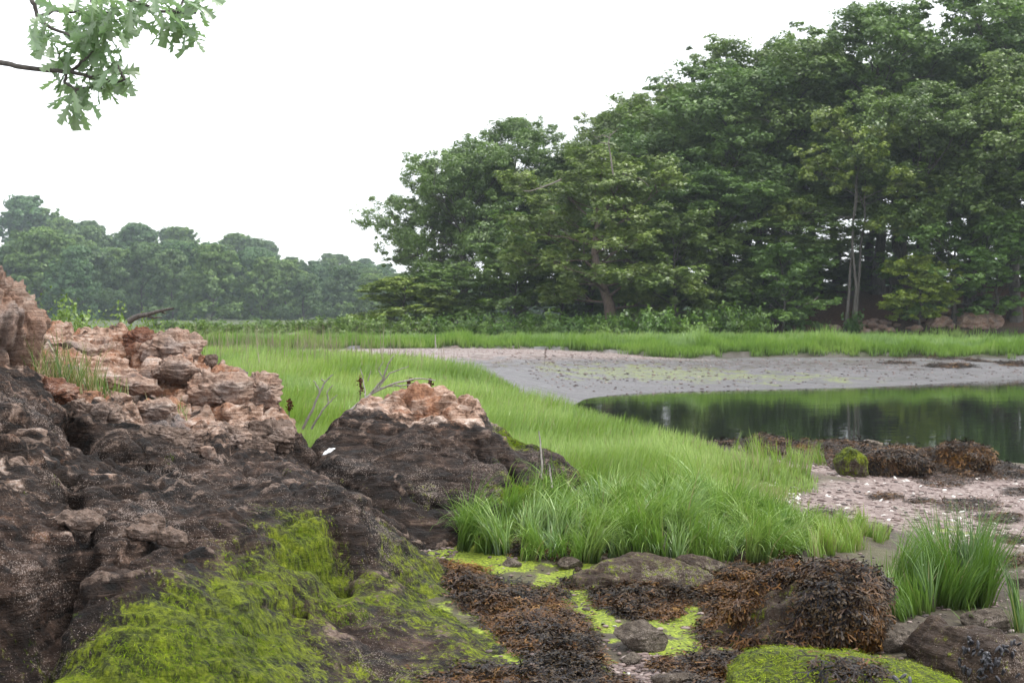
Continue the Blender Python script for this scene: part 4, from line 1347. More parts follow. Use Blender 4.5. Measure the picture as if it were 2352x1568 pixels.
# dry stalks standing in the marsh
q = np.vstack([fill_area(np.array([(-5, 22), (-1, 24), (-1.2, 31), (-4, 36), (-10, 40), (-12, 34)]), 320, 20, 42), fill_area(np.array([(-12, 42), (-3, 40), (-6, 44.5), (-14, 47)]), 500, 38, 48)])
B = np.column_stack([q, gz_at(q[:, 0], q[:, 1])])
v, f, a = blades(B, rng.uniform(.45, .95, len(q)), np.full(len(q), .012), rng.uniform(0, 6.28, len(q)), np.abs(rng.normal(0, .12, len(q))), np.abs(rng.normal(.1, .1, len(q))), 2)
tag(mk("dry_stalks", v, f, M['dry_stalk'], attrs={"tone": a}, smooth_=False), "dead brown stalks standing in the green marsh", "dry stalks", kind="stuff")


# ---- tussocks in the foreground: things
def tussock(name, poly, n, h0, w0, lean, curl, mat, label, cat, az0=None, spread=.9, segs=6, clump=.25, dry=.1, group=None, tall=None, arch=0.0):
    poly = np.asarray(poly)
    q = fill_area(poly, n, 0, 99, .06, .06)
    nc = max(6, int(n / 90))
    cc = q[:nc]
    d = ((q[:, None] - cc[None]) ** 2).sum(-1)
    ci = d.argmin(1)
    q = q + (cc[ci] - q) * .35
    base = (az0 if az0 is not None else 0) + rng.normal(0, spread, nc)[ci] + rng.normal(0, .5, n)
    hc = rng.normal(1, clump, nc)[ci]
    h = h0 * hc * rng.uniform(.55, 1.15, n)
    if tall is not None:
        h *= tall(q)
    B = np.column_stack([q, gz_at(q[:, 0], q[:, 1]) - .02])
    tone = np.clip(.5 + .25 * rng.normal(0, 1, nc)[ci] + rng.normal(0, .22, n), 0, 1)
    dr = np.where(rng.random(n) < dry * .35, .8, .1)
    crl = np.abs(rng.normal(curl, curl * .5, n))
    if tall is not None and arch:
        m = rng.random(n) < arch
        h = np.where(m, h * rng.uniform(1.2, 1.6, n), h)
        crl = np.where(m, rng.uniform(1.5, 2.3, n), crl)
        tone = np.where(m, rng.uniform(.75, 1, n), tone)
    c0 = np.array((*q.mean(0), B[:, 2].min()))
    v, f, a = blades(B - c0, h, w0 * rng.uniform(.6, 1.3, n), base, np.abs(rng.normal(lean, lean * .7, n)), crl, segs, tone, dr)
    o = mk(name, v, f, mat, attrs={"tone": a}, smooth_=False)
    o.location = c0
    return tag(o, label, cat, group)


T1 = [gpoint(u, v)[:2] for u, v in [(1040, 1262), (1150, 1278), (1300, 1288), (1450, 1292), (1600, 1302), (1720, 1300), (1800, 1288), (1880, 1268)]]
T1 += [(1.9, 9.2), (1.5, 9.7), (.9, 9.6), (.45, 9.3), (.05, 8.9), (-.25, 8.55)]
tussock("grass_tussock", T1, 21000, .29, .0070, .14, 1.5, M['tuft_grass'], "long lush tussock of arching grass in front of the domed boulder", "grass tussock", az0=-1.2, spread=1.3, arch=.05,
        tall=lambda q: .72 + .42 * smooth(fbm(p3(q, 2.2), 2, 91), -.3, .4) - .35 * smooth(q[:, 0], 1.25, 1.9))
T1b = [gpoint(u, v)[:2] for u, v in [(1850, 1285), (1930, 1275), (2010, 1262), (2060, 1235), (1960, 1215), (1860, 1230)]]
tussock("grass_tussock", T1b, 2200, .15, .0065, .12, .5, M['marsh_grass'], "short thin pale grass trailing off right of the long tussock", "grass tussock", spread=1.5, dry=.5)
T2 = [gpoint(u, v)[:2] for u, v in [(2025, 1415), (2100, 1440), (2180, 1405), (2260, 1430), (2300, 1395), (2290, 1350), (2200, 1330), (2080, 1350), (2020, 1380)]]
tussock("cordgrass_clump", T2, 2300, .30, .0080, .20, .65, M['stiff_grass'], "upright stiff grass clump standing on the stones at the lower right", "grass clump", az0=0, spread=2.0, dry=.10,
        tall=lambda q: .75 + .4 * smooth(q[:, 0], 1.7, 2.0))
T3 = [gpoint(u, v)[:2] for u, v in [(2225, 1440), (2260, 1450), (2260, 1425), (2230, 1420)]]
tussock("cordgrass_sprig", T3, 26, .16, .010, .5, .8, M['stiff_grass'], "tiny bent sprig of grass between stones below the stiff clump", "grass sprig", spread=2.5, segs=5)
T4 = [gpoint(u, v)[:2] for u, v in [(2315, 1450), (2350, 1455), (2355, 1425), (2320, 1420)]]
tussock("cordgrass_sprig", T4, 60, .22, .009, .12, .4, M['stiff_grass'], "thin sprig of grass at the right edge beside the stiff clump", "grass sprig", spread=2.5, segs=5)
# sparse tufts on the beach in front of the marsh edge
for i, (u, vv, n, h) in enumerate([(1700, 1085, 160, .2), (1745, 1100, 140, .2), (1790, 1105, 120, .19), (1835, 1095, 140, .2), (1725, 1060, 180, .22), (1770, 1075, 150, .22), (1860, 1065, 120, .2), (1680, 1110, 150, .18), (1810, 1060, 130, .22)]):
    g0 = gpoint(u, vv)
    ang = np.linspace(0, 6.28, 9)[:-1]
    pl = np.stack([g0[0] + .17 * np.cos(ang), g0[1] + .26 * np.sin(ang)], 1)
    tussock("grass_tuft", pl, n, h, .008, .12, .45, M['marsh_grass'], "sparse yellowish grass tuft thinning out from the marsh onto the beach", "grass tuft", spread=2.5, segs=4, dry=.6, group="sparse tufts on the beach")


def rock_grass(u, vv, Y, n, h, label, col='dry_stalk', r=.12):
    p = P(u, vv, Y)
    k = ((OV[:, 0] - p[0]) ** 2 + (OV[:, 1] - p[1]) ** 2).argsort()[:400]
    idx = rng.choice(k, n)
    B = OV[idx] - p + rng.normal(0, .01, (n, 3)) + (0, 0, -.02)
    a_ = rng.uniform(0, 6.28, n)
    v, f, a = blades(B, h * rng.uniform(.5, 1.2, n), np.full(n, .006), a_, np.abs(rng.normal(.2, .15, n)), np.abs(rng.normal(.5, .3, n)), 4, None, (rng.random(n) < .45) * .8)
    o = mk("rock_grass", v, f, M['stiff_grass'], attrs={"tone": a}, smooth_=False)
    o.location = p
    tag(o, label, "grass tuft")


rock_grass(130, 870, 8.3, 130, .24, "wispy dry green grass rooted between the upright slab and the rusty block")
rock_grass(185, 890, 8.4, 150, .26, "wispy dry grass growing from the crack behind the rusty block")
rock_grass(240, 880, 8.6, 80, .16, "sparse grass below the pale strip of the outcrop")
rock_grass(390, 950, 8.5, 60, .13, "small grey-green grass tuft among the pale rounded lumps")

# ------------------------------------------------------------------ rockweed
t = NT("rockweed")
r_, g_, b_ = t.attr("tone")
c = t.ramp(r_, [(.0, (.005, .004, .005)), (.36, (.020, .011, .008)), (.6, (.070, .031, .011)), (.82, (.135, .058, .013)), (1.0, (.23, .125, .033))])
c = t.mix(t.math('MULTIPLY', g_, .35), c, (.22, .13, .03))
M['weed'] = t.done(t.pbr(c, .42, None, .16))


def frond_proto(r, L=.15):
    """one forked flat frond: strips of quads in its own plane, lifted and curled"""
    V, F, A = [], [], []

    def strip(p, d, n, ln, wd, depth):
        k = 4
        pts = [p]
        for _ in range(k - 1):
            d = d + r.normal(0, .22, 3) * (1, 1, .35) + (0, 0, -.05)
            d = d / np.linalg.norm(d)
            pts.append(pts[-1] + d * ln / (k - 1))
        pts = np.array(pts)
        s = np.cross(d, n)
        s /= np.linalg.norm(s) + 1e-9
        ww = wd * (np.array((.8, 1, 1, .9)) if depth > 0 else np.array((.8, 1.0, 1.45, .5)))
        o = len(V) and sum(len(x) for x in V)
        V.append(np.stack([pts - s * ww[:, None] / 2, pts + s * ww[:, None] / 2], 1).reshape(-1, 3))
        i = o + 2 * np.arange(k - 1)
        F.append(np.stack([i, i + 1, i + 3, i + 2], 1))
        A.append(np.repeat(np.array([0, .15, .4, .7]) if depth == 0 else np.zeros(4), 2))
        if depth > 0:
            for sg in (-1, 1):
                a = sg * r.uniform(.25, .6)
                dd = d * math.cos(a) + s * math.sin(a)
                strip(pts[-1], dd, n + r.normal(0, .2, 3), ln * r.uniform(.6, .9), wd * .85, depth - 1)

    strip(np.zeros(3), np.array((1.0, 0, .12)), np.array((0, 0, 1.0)), L * .42, L * .085, 2)
    return np.vstack(V), np.vstack(F), np.concatenate(A)


_fr = np.random.default_rng(55)
FRONDS = [frond_proto(_fr) for _ in range(8)]


def frond_mesh(Pt, Nr, flow, scale, tone):
    """lay forked fronds at the points, tangent to the surface and drooping along flow"""
    n = len(Pt)
    d = flow + rng.normal(0, .5, (n, 3))
    d -= (d * Nr).sum(1)[:, None] * Nr * .9
    d /= np.linalg.norm(d, axis=1)[:, None] + 1e-9
    s = np.cross(Nr, d)
    s /= np.linalg.norm(s, axis=1)[:, None] + 1e-9
    nn = np.cross(d, s)
    tilt = rng.normal(.0, .08, n)
    d2 = d * np.cos(tilt)[:, None] + nn * np.sin(tilt)[:, None]
    n2 = np.cross(d2, s)
    scale = scale * .74
    Vs, Fs, As, o = [], [], [], 0
    w = rng.integers(0, len(FRONDS), n)
    for k, (fv, ff, fa) in enumerate(FRONDS):
        m = np.where(w == k)[0]
        if not len(m):
            continue
        sc_ = scale[m][:, None, None]
        v = Pt[m][:, None] + sc_ * (fv[None, :, :1] * d2[m][:, None] + fv[None, :, 1:2] * s[m][:, None] + fv[None, :, 2:] * n2[m][:, None])
        i = o + (np.arange(len(m)) * len(fv))[:, None, None] + ff[None]
        a = np.stack([np.repeat(tone[m][:, None], len(fv), 1), np.repeat(fa[None], len(m), 0), np.zeros((len(m), len(fv)))], -1)
        Vs.append(v.reshape(-1, 3))
        Fs.append(i.reshape(-1, 4))
        As.append(a.reshape(-1, 3))
        o += len(m) * len(fv)
    return np.vstack(Vs), np.vstack(Fs), np.vstack(As)


def weed_tone(p, n, bias=0.0):
    return np.clip(.37 + bias + .60 * fbm(p * 3.2, 3, 95) + rng.normal(0, .17, n), 0, 1)


def weed_mat(poly, n, label, scale=1.0, pile=.035, bias=0.0, group=None, flow=(.3, -.8, -.2), soft=.08):
    poly = np.asarray(poly)
    q = fill_area(poly, n, 0, 99, soft, .08)
    n = len(q)
    e = smooth(poly_sd(q, poly), 0, .18)
    lump = smooth(fbm(p3(q, 4), 2, 97), -.3, .4)
    z = gz_at(q[:, 0], q[:, 1])
    dx = (gz_at(q[:, 0] + .03, q[:, 1]) - gz_at(q[:, 0] - .03, q[:, 1])) / .06
    dy = (gz_at(q[:, 0], q[:, 1] + .03) - gz_at(q[:, 0], q[:, 1] - .03)) / .06
    nr = np.column_stack([-dx, -dy, np.ones(n)]) + rng.normal(0, .13, (n, 3))
    nr /= np.linalg.norm(nr, axis=1)[:, None]
    B = np.column_stack([q, z + .008 + pile * e * lump * rng.random(n) ** .6])
    v, f, a = frond_mesh(B, nr, np.tile(flow, (n, 1)), scale * rng.uniform(.6, 1.25, n), weed_tone(B, n, bias))
    c0 = B.mean(0)
    o = mk("rockweed_mat", v - c0, f, M['weed'], attrs={"tone": a}, smooth_=False)
    o.location = c0
    return tag(o, label, "seaweed", group)


weed_mat(WEED[0], 6000, "wide brown rockweed mat spilling between the outcrop and the grey angular stone", .68, .05, .03, flow=(.6, -.8, -.3))
weed_mat(WEED[1], 3400, "dark rockweed mat draped over the front of the low mossy rock", .65, .04, -.05)
weed_mat(WEED[2], 2600, "strip of dark rockweed at the front foot of the long tussock", .6, .05, -.08)
weed_mat(WEED[3], 2100, "rockweed strip along the bottom edge of the photo, centre left", .65, .05, .02)
weed_mat(WEED[4], 3200, "blackish rockweed heap at the front of the seaweed-hung boulder", .68, .05, -.12)
weed_mat([gpoint(u, v)[:2] for u, v in [(1570, 1330), (1640, 1300), (1740, 1295), (1760, 1340), (1700, 1420), (1640, 1440), (1600, 1390)]], 2600, "rockweed spread on the flat left of the seaweed-hung boulder", .66, .06, .06)
for i, (pts, n, lb) in enumerate([
    ([(1480, 1512), (1520, 1508), (1540, 1530), (1500, 1540)], 90, "small rockweed scrap beside the pebble patch"),
    ([(1230, 1360), (1290, 1345), (1310, 1370), (1250, 1385)], 140, "small rockweed tuft lying between two bright algae patches"),
    ([(1300, 1325), (1340, 1335), (1330, 1355), (1290, 1350)], 90, "little rockweed scrap left of the low mossy rock"),
    ([(1590, 1440), (1640, 1430), (1660, 1470), (1610, 1485)], 160, "dark rockweed tuft in the hollow left of the seaweed-hung boulder")]):
    weed_mat([gpoint(u, v)[:2] for u, v in pts], int(n*2), lb, .6, .03)
# far seaweed bar and patches on the beach
weed_mat(BAR, 16000, "long brown seaweed bank lying between the beach and the water", .75, .04, .05, flow=(.2, -.9, -.1), soft=.3)
for i, (u, vv, ru, rv, n, lb) in enumerate([
    (2025, 1140, 45, 9, 170, "small rockweed patch on the beach in front of the algae-covered stone"),
    (2215, 1160, 75, 15, 420, "broad rockweed patch on the beach nearest the right edge"),
    (2165, 1105, 60, 14, 360, "rockweed patch below the right end of the seaweed bank"),
    (2100, 1150, 45, 6, 120, "thin line of rockweed between two beach patches"),
    (2290, 1190, 55, 12, 300, "dark rockweed patch at the right edge behind the stiff clump"),
    (1830, 1110, 22, 5, 50, "tiny rockweed scrap on the beach by the sparse grass"),
    (1900, 1178, 45, 5, 90, "thin dark weed line on the pink gravel above the pale trailing grass"),
    (2330, 1240, 40, 10, 200, "rockweed scrap among the stones at the right edge"),
    (2245, 1085, 50, 10, 260, "rockweed fringe right of the seaweed-covered hump"),
    (2330, 1130, 40, 9, 200, "rockweed patch at the right edge in the middle of the beach"),
    (2010, 1215, 30, 4, 50, "short dark weed streak on the gravel behind the trailing grass"),
    (2320, 1290, 35, 12, 160, "rockweed tangle right of the stiff clump")]):
    ang = np.linspace(0, 6.28, 13)[:-1]
    pl = [gpoint(u + ru * math.cos(a_), vv + rv * math.sin(a_))[:2] for a_ in ang]
    weed_mat(pl, int(n*1.5), lb, .62, .012, .0, flow=(.5, -.4, 0))
for i, (u, vv, ru, rv, n) in enumerate([(2180, 840, 60, 5, 420), (2060, 833, 45, 2.5, 140), (2330, 835, 40, 6, 300), (2230, 822, 90, 3, 300), (2120, 818, 60, 2.5, 200)]):
    ang = np.linspace(0, 6.28, 13)[:-1]
    pl = [gpoint(u + ru * math.cos(a_), vv + rv * math.sin(a_))[:2] for a_ in ang]
    weed_mat(pl, int(n * 1.6), ["largest dark weed mound on the far mudflat", "thin weed streak left of the dark mound on the far mudflat", "weed mound at the right end of the far mudflat", "long thin weed band below the far marsh edge at the right",
                     "narrow weed band below the far marsh edge, above the thin streak"][i], 1.7, .06, -.05, soft=.3)

# ------------------------------------------------------------------ green thread algae
t = NT("thread_algae")
r_, g_, b_ = t.attr("tone")
c = t.ramp(r_, [(.0, (.030, .055, .005)), (.45, (.12, .19, .010)), (.8, (.25, .34, .018)), (1.0, (.38, .44, .06))])
d = t.n("BsdfDiffuse")
t.put(d.inputs[0], c)
tr = t.n("BsdfTranslucent")
t.put(tr.inputs[0], c)
mx = t.n("MixShader")
mx.inputs[0].default_value = .25
t.t.links.new(d.outputs[0], mx.inputs[1])
t.t.links.new(tr.outputs[0], mx.inputs[2])
M['algae'] = t.done(mx.outputs[0])


def threads(Pt, Nr, ln, wd, tone, lift=.25, wander=.5, down=(0, 0, -1.0)):
    """short limp threads combed down the slope"""
    n = len(Pt)
    g = np.tile(np.asarray(down, float), (n, 1)) + rng.normal(0, wander, (n, 3))
    d = g - (g * Nr).sum(1)[:, None] * Nr
    d /= np.linalg.norm(d, axis=1)[:, None] + 1e-9
    s = np.cross(Nr, d)
    k = 4
    tt = np.linspace(0, 1, k)
    side = rng.normal(0, .35, n)
    c = Pt[:, None] + ln[:, None, None] * (d[:, None] * tt[None, :, None] + s[:, None] * (side[:, None] * tt[None] ** 2)[..., None]
                                           + Nr[:, None] * (lift * rng.random(n)[:, None] * np.sin(tt * 2.6)[None])[..., None]) + Nr[:, None] * .002
    w = (wd[:, None] * .5 * (1 - .7 * tt[None]))[..., None]
    V = np.stack([c - s[:, None] * w, c + s[:, None] * w], 2).reshape(-1, 3)
    i = (np.arange(n) * 2 * k)[:, None] + 2 * np.arange(k - 1)[None]
    F = np.stack([i, i + 1, i + 3, i + 2], -1).reshape(-1, 4)
    A = np.repeat(np.stack([tone, np.zeros(n), np.zeros(n)], 1), 2 * k, 0)
    return V, F, A


wt = OMASK[OF[:, 0], 1]
ctr = OV[OF].mean(1)
front = (ctr[:, 1] < 9)
patch = smooth(wt - .22 + .9 * fbm(ctr * (5, 5, 3), 4, 131) + .4 * fbm(ctr * 14, 2, 132), .35, 1.0) * front
pt, nr, fk = scatter(OV, OF, 16000, patch)
tone = np.clip(.36 + .55 * fbm(pt * 3.2, 3, 133) + rng.normal(0, .18, len(pt)), 0, 1)
v, f, a = threads(pt, nr, rng.uniform(.008, .026, len(pt)), rng.uniform(.0010, .0020, len(pt)), tone, .03, .3)
alg = mk("algae_threads", v, f, M['algae'], outcrop, attrs={"tone": a}, smooth_=False)
tag(alg, kind="stuff")
wt = BMASK[BF[:, 0], 1]
ctr = BV[BF].mean(1)
pt, nr, fk = scatter(BV, BF, 7000, smooth(wt + .5 * fbm(ctr * 6, 3, 137), .35, .8))
tone = np.clip(.5 + .5 * fbm(pt * 4, 2, 139) + rng.normal(0, .18, len(pt)), 0, 1)
v, f, a = threads(pt, nr, rng.uniform(.01, .03, len(pt)), rng.uniform(.001, .0025, len(pt)), tone, .08, .5)
tag(mk("algae_threads", v, f, M['algae'], boulder, attrs={"tone": a}, smooth_=False), kind="stuff")
# mats of it on the tidal flat
near = (GV[GF].mean(1)[:, 1] < 11) & (GV[GF].mean(1)[:, 1] > 4.5)
GFn = GF[near]
cg = GV[GFn].mean(1)
gw = np.zeros(len(cg))
for p in GREEN:
    gw = np.maximum(gw, smooth(poly_sd(cg, p) + .10 * fbm(cg * 6, 3, 141), -.04, .06))
gw = np.maximum(gw, .7 * smooth(poly_sd(cg, FLAT), -.1, .1) * smooth(fbm(np.column_stack([cg[:, :2] * 3.2, np.zeros(len(cg))]), 4, 555), .0, .25))
gw = np.maximum(gw, .10 * smooth(fbm(cg * 2.6, 3, 143), .15, .4) * (cg[:, 0] > 2.0))
pt, nr, fk = scatter(GV, GFn, 55000, gw)
tone = np.clip(.68 + .35 * fbm(pt * 4, 2, 145) + rng.normal(0, .17, len(pt)), 0, 1)
v, f, a = threads(pt, nr, rng.uniform(.01, .035, len(pt)), rng.uniform(.0012, .003, len(pt)), tone, .15, 1.2, (.2, -.4, -.3))
tag(mk("algae_mat", v, f, M['algae'], attrs={"tone": a}, smooth_=False), "bright yellow-green thread algae spread over the tidal flat", "algae", kind="stuff")

# ------------------------------------------------------------------ single stones and blocks
_ico = {}


def ico(sub):
    if sub not in _ico:
        bm = bmesh.new()
        bmesh.ops.create_icosphere(bm, subdivisions=sub, radius=1)
        v = np.array([x.co[:] for x in bm.verts])
        f = np.array([[x.index for x in q.verts] for q in bm.faces])
        bm.free()
        _ico[sub] = (v, f)
    return _ico[sub]


def stone(name, label, cat, loc, half, seed, rz=0.0, tilt=(0, 0), mask=(.3, 0, 0), cuts=9, sub=5, lump=.16, fol=.05, power=.8, alg_top=0.0, mat=None, group=None, chisel=.85, fvec=(1.5, 1.5, 7), crack=0.0):
    """chipped stone: rounded block with plane-cut faces, lumps and bedding; origin at loc (its middle)"""
    r = np.random.default_rng(seed)
    v, f = ico(sub)
    d = v.copy()
    p = np.sign(d) * np.abs(d) ** power
    p /= np.abs(p).max()
    for _ in range(cuts):
        n = r.normal(0, 1, 3)
        n /= np.linalg.norm(n)
        o = r.uniform(.62, .92)
        over = np.maximum(0, p @ n - o)
        p = p - over[:, None] * n * chisel
    h = np.asarray(half, float)
    w = p * h
    s = h.mean()
    q = w / s + seed * 3.7
    nn = d / h
    nn /= np.linalg.norm(nn, axis=1)[:, None]
    disp = lump * (billow(q * 1.2, 3, seed) - .25) + fol * fbm(q * np.array(fvec), 3, seed + 5) - crack * np.exp(-(pnoise(q * 1.1 + 5, seed + 3) / .05) ** 2) + .03 * fbm(q * 6, 3, seed + 9) + .012 * fbm(q * 19, 2, seed + 11)
    w = w + nn * (disp * s)[:, None]
    R = (Matrix.Rotation(rz, 3, 'Z') @ Matrix.Rotation(tilt[0], 3, 'X') @ Matrix.Rotation(tilt[1], 3, 'Y'))
    w = w @ np.array(R).T
    m = np.tile(np.asarray(mask, float), (len(w), 1))
    if alg_top:
        nz = (nn @ np.array(R).T)[:, 2]
        m[:, 1] = np.clip(m[:, 1] + alg_top * smooth(nz, -.1, .6), 0, 1)
    ob = mk(name, w, f, mat or M['rock'], attrs={"mask": m})
    ob.location = loc
    tag(ob, label, cat, group)
    return ob, w + np.asarray(loc), f


def on_rock(u, v, Y):
    return P(u, v, Y)


B_ = "rock block"

# upright slab at the left edge
stone("rock_slab", "upright grey slab with vertical splits standing at the left edge", "rock slab", P(-85, 812, 8.35), (.40, .28, .46), 21, .15, (.05, .16), (.70, 0, .10), 7, 6, .10, .34, .75, mat=M['rock_v'], fvec=(6, 6, .35), crack=.2)
for u, v, Y, hs, sd, rz, mk_, lb, su in [
    (405, 836, 9.35, (.20, .17, .095), 31, .2, (.62, 0, .35), "oval grey-tan block lying over the black crack near the crest", 5),
    (505, 885, 9.15, (.25, .20, .135), 32, -.2, (1, 0, .1), "largest cream block at the right end of the outcrop", 6),
    (395, 790, 9.95, (.24, .20, .145), 33, .5, (.7, 0, .35), "swirl-banded block at the highest corner of the crest", 6),
    (600, 890, 9.35, (.14, .16, .14), 34, .1, (.75, 0, .05), "cream and grey block at the outer right end above the dark overhanging block", 5),
    (112, 880, 8.05, (.15, .12, .09), 35, .1, (.7, 0, .95), "rust-red block in front of the upright slab", 5),
    (320, 768, 10.1, (.15, .13, .10), 36, .4, (.6, 0, 1.0), "deep red-brown lump on the crest left of the swirl-banded block", 5),
    (486, 818, 10.0, (.055, .05, .06), 37, .4, (.15, 0, 0), "little dark knob sticking up from the right slope", 4),
    (225, 945, 7.95, (.21, .16, .115), 38, -.2, (.4, 0, .05), "rounded dark grey block above the rust-lined hollow", 5),
    (345, 930, 8.3, (.16, .14, .09), 39, .3, (.65, 0, .05), "rounded pinkish block right of the dark grey one", 5),
    (300, 868, 8.95, (.26, .12, .06), 40, -.25, (1, 0, .15), "long pale cream strip of rock in the middle of the upper slope", 5),
    (375, 985, 7.7, (.14, .12, .06), 46, .1, (.3, 0, .05), "low dark ledge block before the small round knob", 5),
    (442, 1000, 7.8, (.085, .08, .075), 41, .0, (.5, 0, .2), "small round pinkish knob at the foot of the pale rocks", 5),
    (480, 1020, 7.75, (.05, .05, .04), 47, .0, (.75, 0, .1), "tiny pale chip beside the small round knob", 4),
    (535, 990, 8.25, (.11, .12, .10), 42, .3, (.5, 0, .1), "knobbly grey block left of the dark overhanging block", 5),
    (590, 1015, 8.15, (.11, .09, .07), 48, -.3, (.4, 0, .05), "low pinkish block tucked under the dark overhanging block", 5),
    (260, 905, 8.5, (.11, .1, .06), 43, .2, (.85, 0, .1), "pale rounded block behind the dark grey and pinkish blocks", 5),
    (625, 985, 8.6, (.20, .17, .11), 44, -.12, (.35, 0, .1), "dark block with pale top overhanging at the right tip of the outcrop", 6),
    (170, 790, 9.6, (.26, .2, .07), 49, -.1, (.75, 0, .25), "broad greyish slab on the upper left slope", 5),
    (30, 985, 6.75, (.16, .12, .07), 45, .2, (.5, 0, .1), "pale streaked lump at the left edge in the middle of the outcrop", 5),
]:
    tl = (-.1, .25) if sd == 44 else ((.15, .12) if sd in (31, 32, 33) else (0, .1))
    stone("rock_block", lb, B_, P(u, v, Y) - (0, 0, .045), hs, sd, rz, tl, mk_, 16, max(su, 6) if su > 4 else su, .15, .13, .74, mat=M['rock_b'], chisel=1.0, crack=.16)
for u, v, Y, hs, sd, lb in [(350, 1200, 5.62, (.05, .04, .035), 61, "knobby black and white crystal crest on the foreground bulge, tallest knob"),
                            (320, 1222, 5.52, (.07, .05, .035), 62, "black and white crystal lump left of the tallest crystal knob"),
                            (400, 1235, 5.55, (.065, .05, .035), 63, "black crystal lump at the right end of the crystal crest"),
                            (185, 1195, 5.5, (.09, .06, .035), 64, "white-flecked crystal ridge at the left of the crystal crest")]:
    stone("small_rock", lb, "small rock", P(u, v, Y), hs, sd, .2, (0, .1), (.38, 0, .1), 6, 5, .4, .1, .9)

# stones on the tidal flat
def gstone(name, label, u, v, half, seed, rz=0, tilt=(0, 0), mask=(.3, 0, 0), sink=.35, z0=.36, cat="stone", **kw):
    g = gpoint(u, v, z0)
    return stone(name, label, cat, (g[0], g[1] + half[1] * .8, g[2] + half[2] * (1 - 2 * sink)), half, seed, rz, tilt, mask, **kw)


M['stone'] = rock_material("shore_stone", (.2, .1, .7), 1.0, .5)
gstone("stone", "grey angular stone tilted over a dark hollow at the bottom centre", 1475, 1497, (.118, .085, .062), 71, -.12, (.28, .14), (.62, .12, 0), .02, cuts=14, lump=.10, fol=.03, power=.7, chisel=1.0, mat=M['stone'], sub=6)
gstone("stone", "small pale stone in the weed strip left of the olive stone", 1175, 1301, (.050, .04, .030), 72, .2, (0, 0), (.9, .1, 0), .3, mat=M['stone'])
gstone("stone", "olive flat stone at the foot of the long tussock", 1312, 1306, (.068, .05, .034), 73, .1, (0, .1), (.55, .30, 0), .2, mat=M['stone'])
gstone("stone", "tiny dark stone touching the olive stone", 1328, 1312, (.02, .018, .014), 74, 0, (0, 0), (.2, 0, 0), .2, mat=M['stone'], sub=4)
gstone("low_rock", "low mossy rock under the rockweed mat, right of the olive stone", 1480, 1345, (.36, .22, .10), 75, .1, (0, .05), (.40, .42, 0), .45, cat="rock", sub=6, lump=.12, mat=M['stone'])
gstone("stone", "long ridge-backed olive stone behind the low mossy rock", 1620, 1318, (.15, .07, .055), 76, -.3, (0, .2), (.45, .35, 0), .3, cat="rock", mat=M['stone'])
gstone("stone", "brown algae-stained rock face right of the seaweed-hung boulder", 1950, 1425, (.13, .13, .14), 77, .3, (0, -.3), (.25, .32, 0), .3, cat="rock", mat=M['stone'])
gstone("stone", "left half of the split pale stone below the stiff grass clump", 2000, 1488, (.05, .07, .065), 78, .1, (0, .1), (.8, .25, 0), .25, mat=M['stone'], cuts=12)
gstone("stone", "right larger half of the split pale stone below the stiff grass clump", 2062, 1500, (.085, .08, .075), 79, -.1, (0, .12), (.95, .15, 0), .2, mat=M['stone'], cuts=12)
gstone("stone", "brown wedge-shaped rock right of the split pale stone", 2150, 1528, (.10, .10, .12), 80, .2, (.1, .1), (.30, .25, 0), .25, cat="rock", cuts=14, mat=M['stone'])
gstone("stone", "round grey pebble in front of the split pale stone", 2098, 1482, (.021, .02, .022), 81, 0, (0, 0), (.7, 0, 0), .2, mat=M['stone'], sub=4)
gstone("stone", "second small grey pebble below the split pale stone", 2094, 1496, (.019, .016, .016), 82, 0, (0, 0), (.6, 0, 0), .2, mat=M['stone'], sub=4)
gstone("mussel_rock", "dark rock crusted with mussels at the lower right corner", 2300, 1600, (.26, .26, .15), 83, .1, (0, 0), (-.3, .25, .05), .25, cat="rock", sub=6, mat=M['stone'])
MUSSEL = (2300, 1600)
gstone("stone", "grey rough rock behind the mussel rock, right of the stiff clump", 2270, 1450, (.12, .09, .06), 84, .3, (0, 0), (.6, .05, .1), .25, mat=M['stone'])
gstone("stone", "long pale stone leaning beside the brown wedge-shaped rock", 2200, 1462, (.06, .03, .02), 85, -.5, (0, .3), (.7, .1, 0), .2, mat=M['stone'])
gstone("stone", "tan pointed stone at the right of the pebble patch", 1637, 1527, (.036, .03, .036), 86, .3, (0, .3), (.95, 0, .1), .2, mat=M['stone'])
gstone("stone", "grey round stone at the left of the pebble patch", 1452, 1527, (.042, .035, .03), 87, .1, (0, 0), (.75, .1, 0), .25, mat=M['stone'])
gstone("stone", "flat brown stone cut off at the bottom edge below the pebble patch", 1560, 1575, (.10, .06, .03), 88, .1, (0, 0), (.55, .1, .1), .25, mat=M['stone'])
gstone("stone", "pale and dark stone at the right edge above the sprig of grass", 2345, 1350, (.055, .05, .05), 89, .1, (0, 0), (.85, .1, 0), .25, mat=M['stone'])
gstone("stone", "white shell-like stone among the weed left of the grey angular stone", 1348, 1402, (.022, .016, .009), 90, .3, (0, 0), (1, 0, 0), .2, mat=M['stone'], sub=4)
_, slabV, slabF = gstone("algae_slab", "smooth slab carpeted in bright green algae at the bottom right", 2020, 1690, (.46, .38, .13), 91, -.12, (-.03, .12), (.2, .75, 0), .32, cat="rock slab", sub=6, lump=.07, fol=.02, alg_top=.3, mat=M['stone'], cuts=5)
swb, swV, swF = gstone("seaweed_boulder", "hump-backed boulder hung with brown rockweed, beside the stiff grass clump", 1838, 1512, (.40, .42, .19), 92, .1, (.06, -.36), (-.1, .42, 0), .32, cat="boulder", sub=6, lump=.30, mat=M['stone'], cuts=13, power=.68, chisel=1.0)
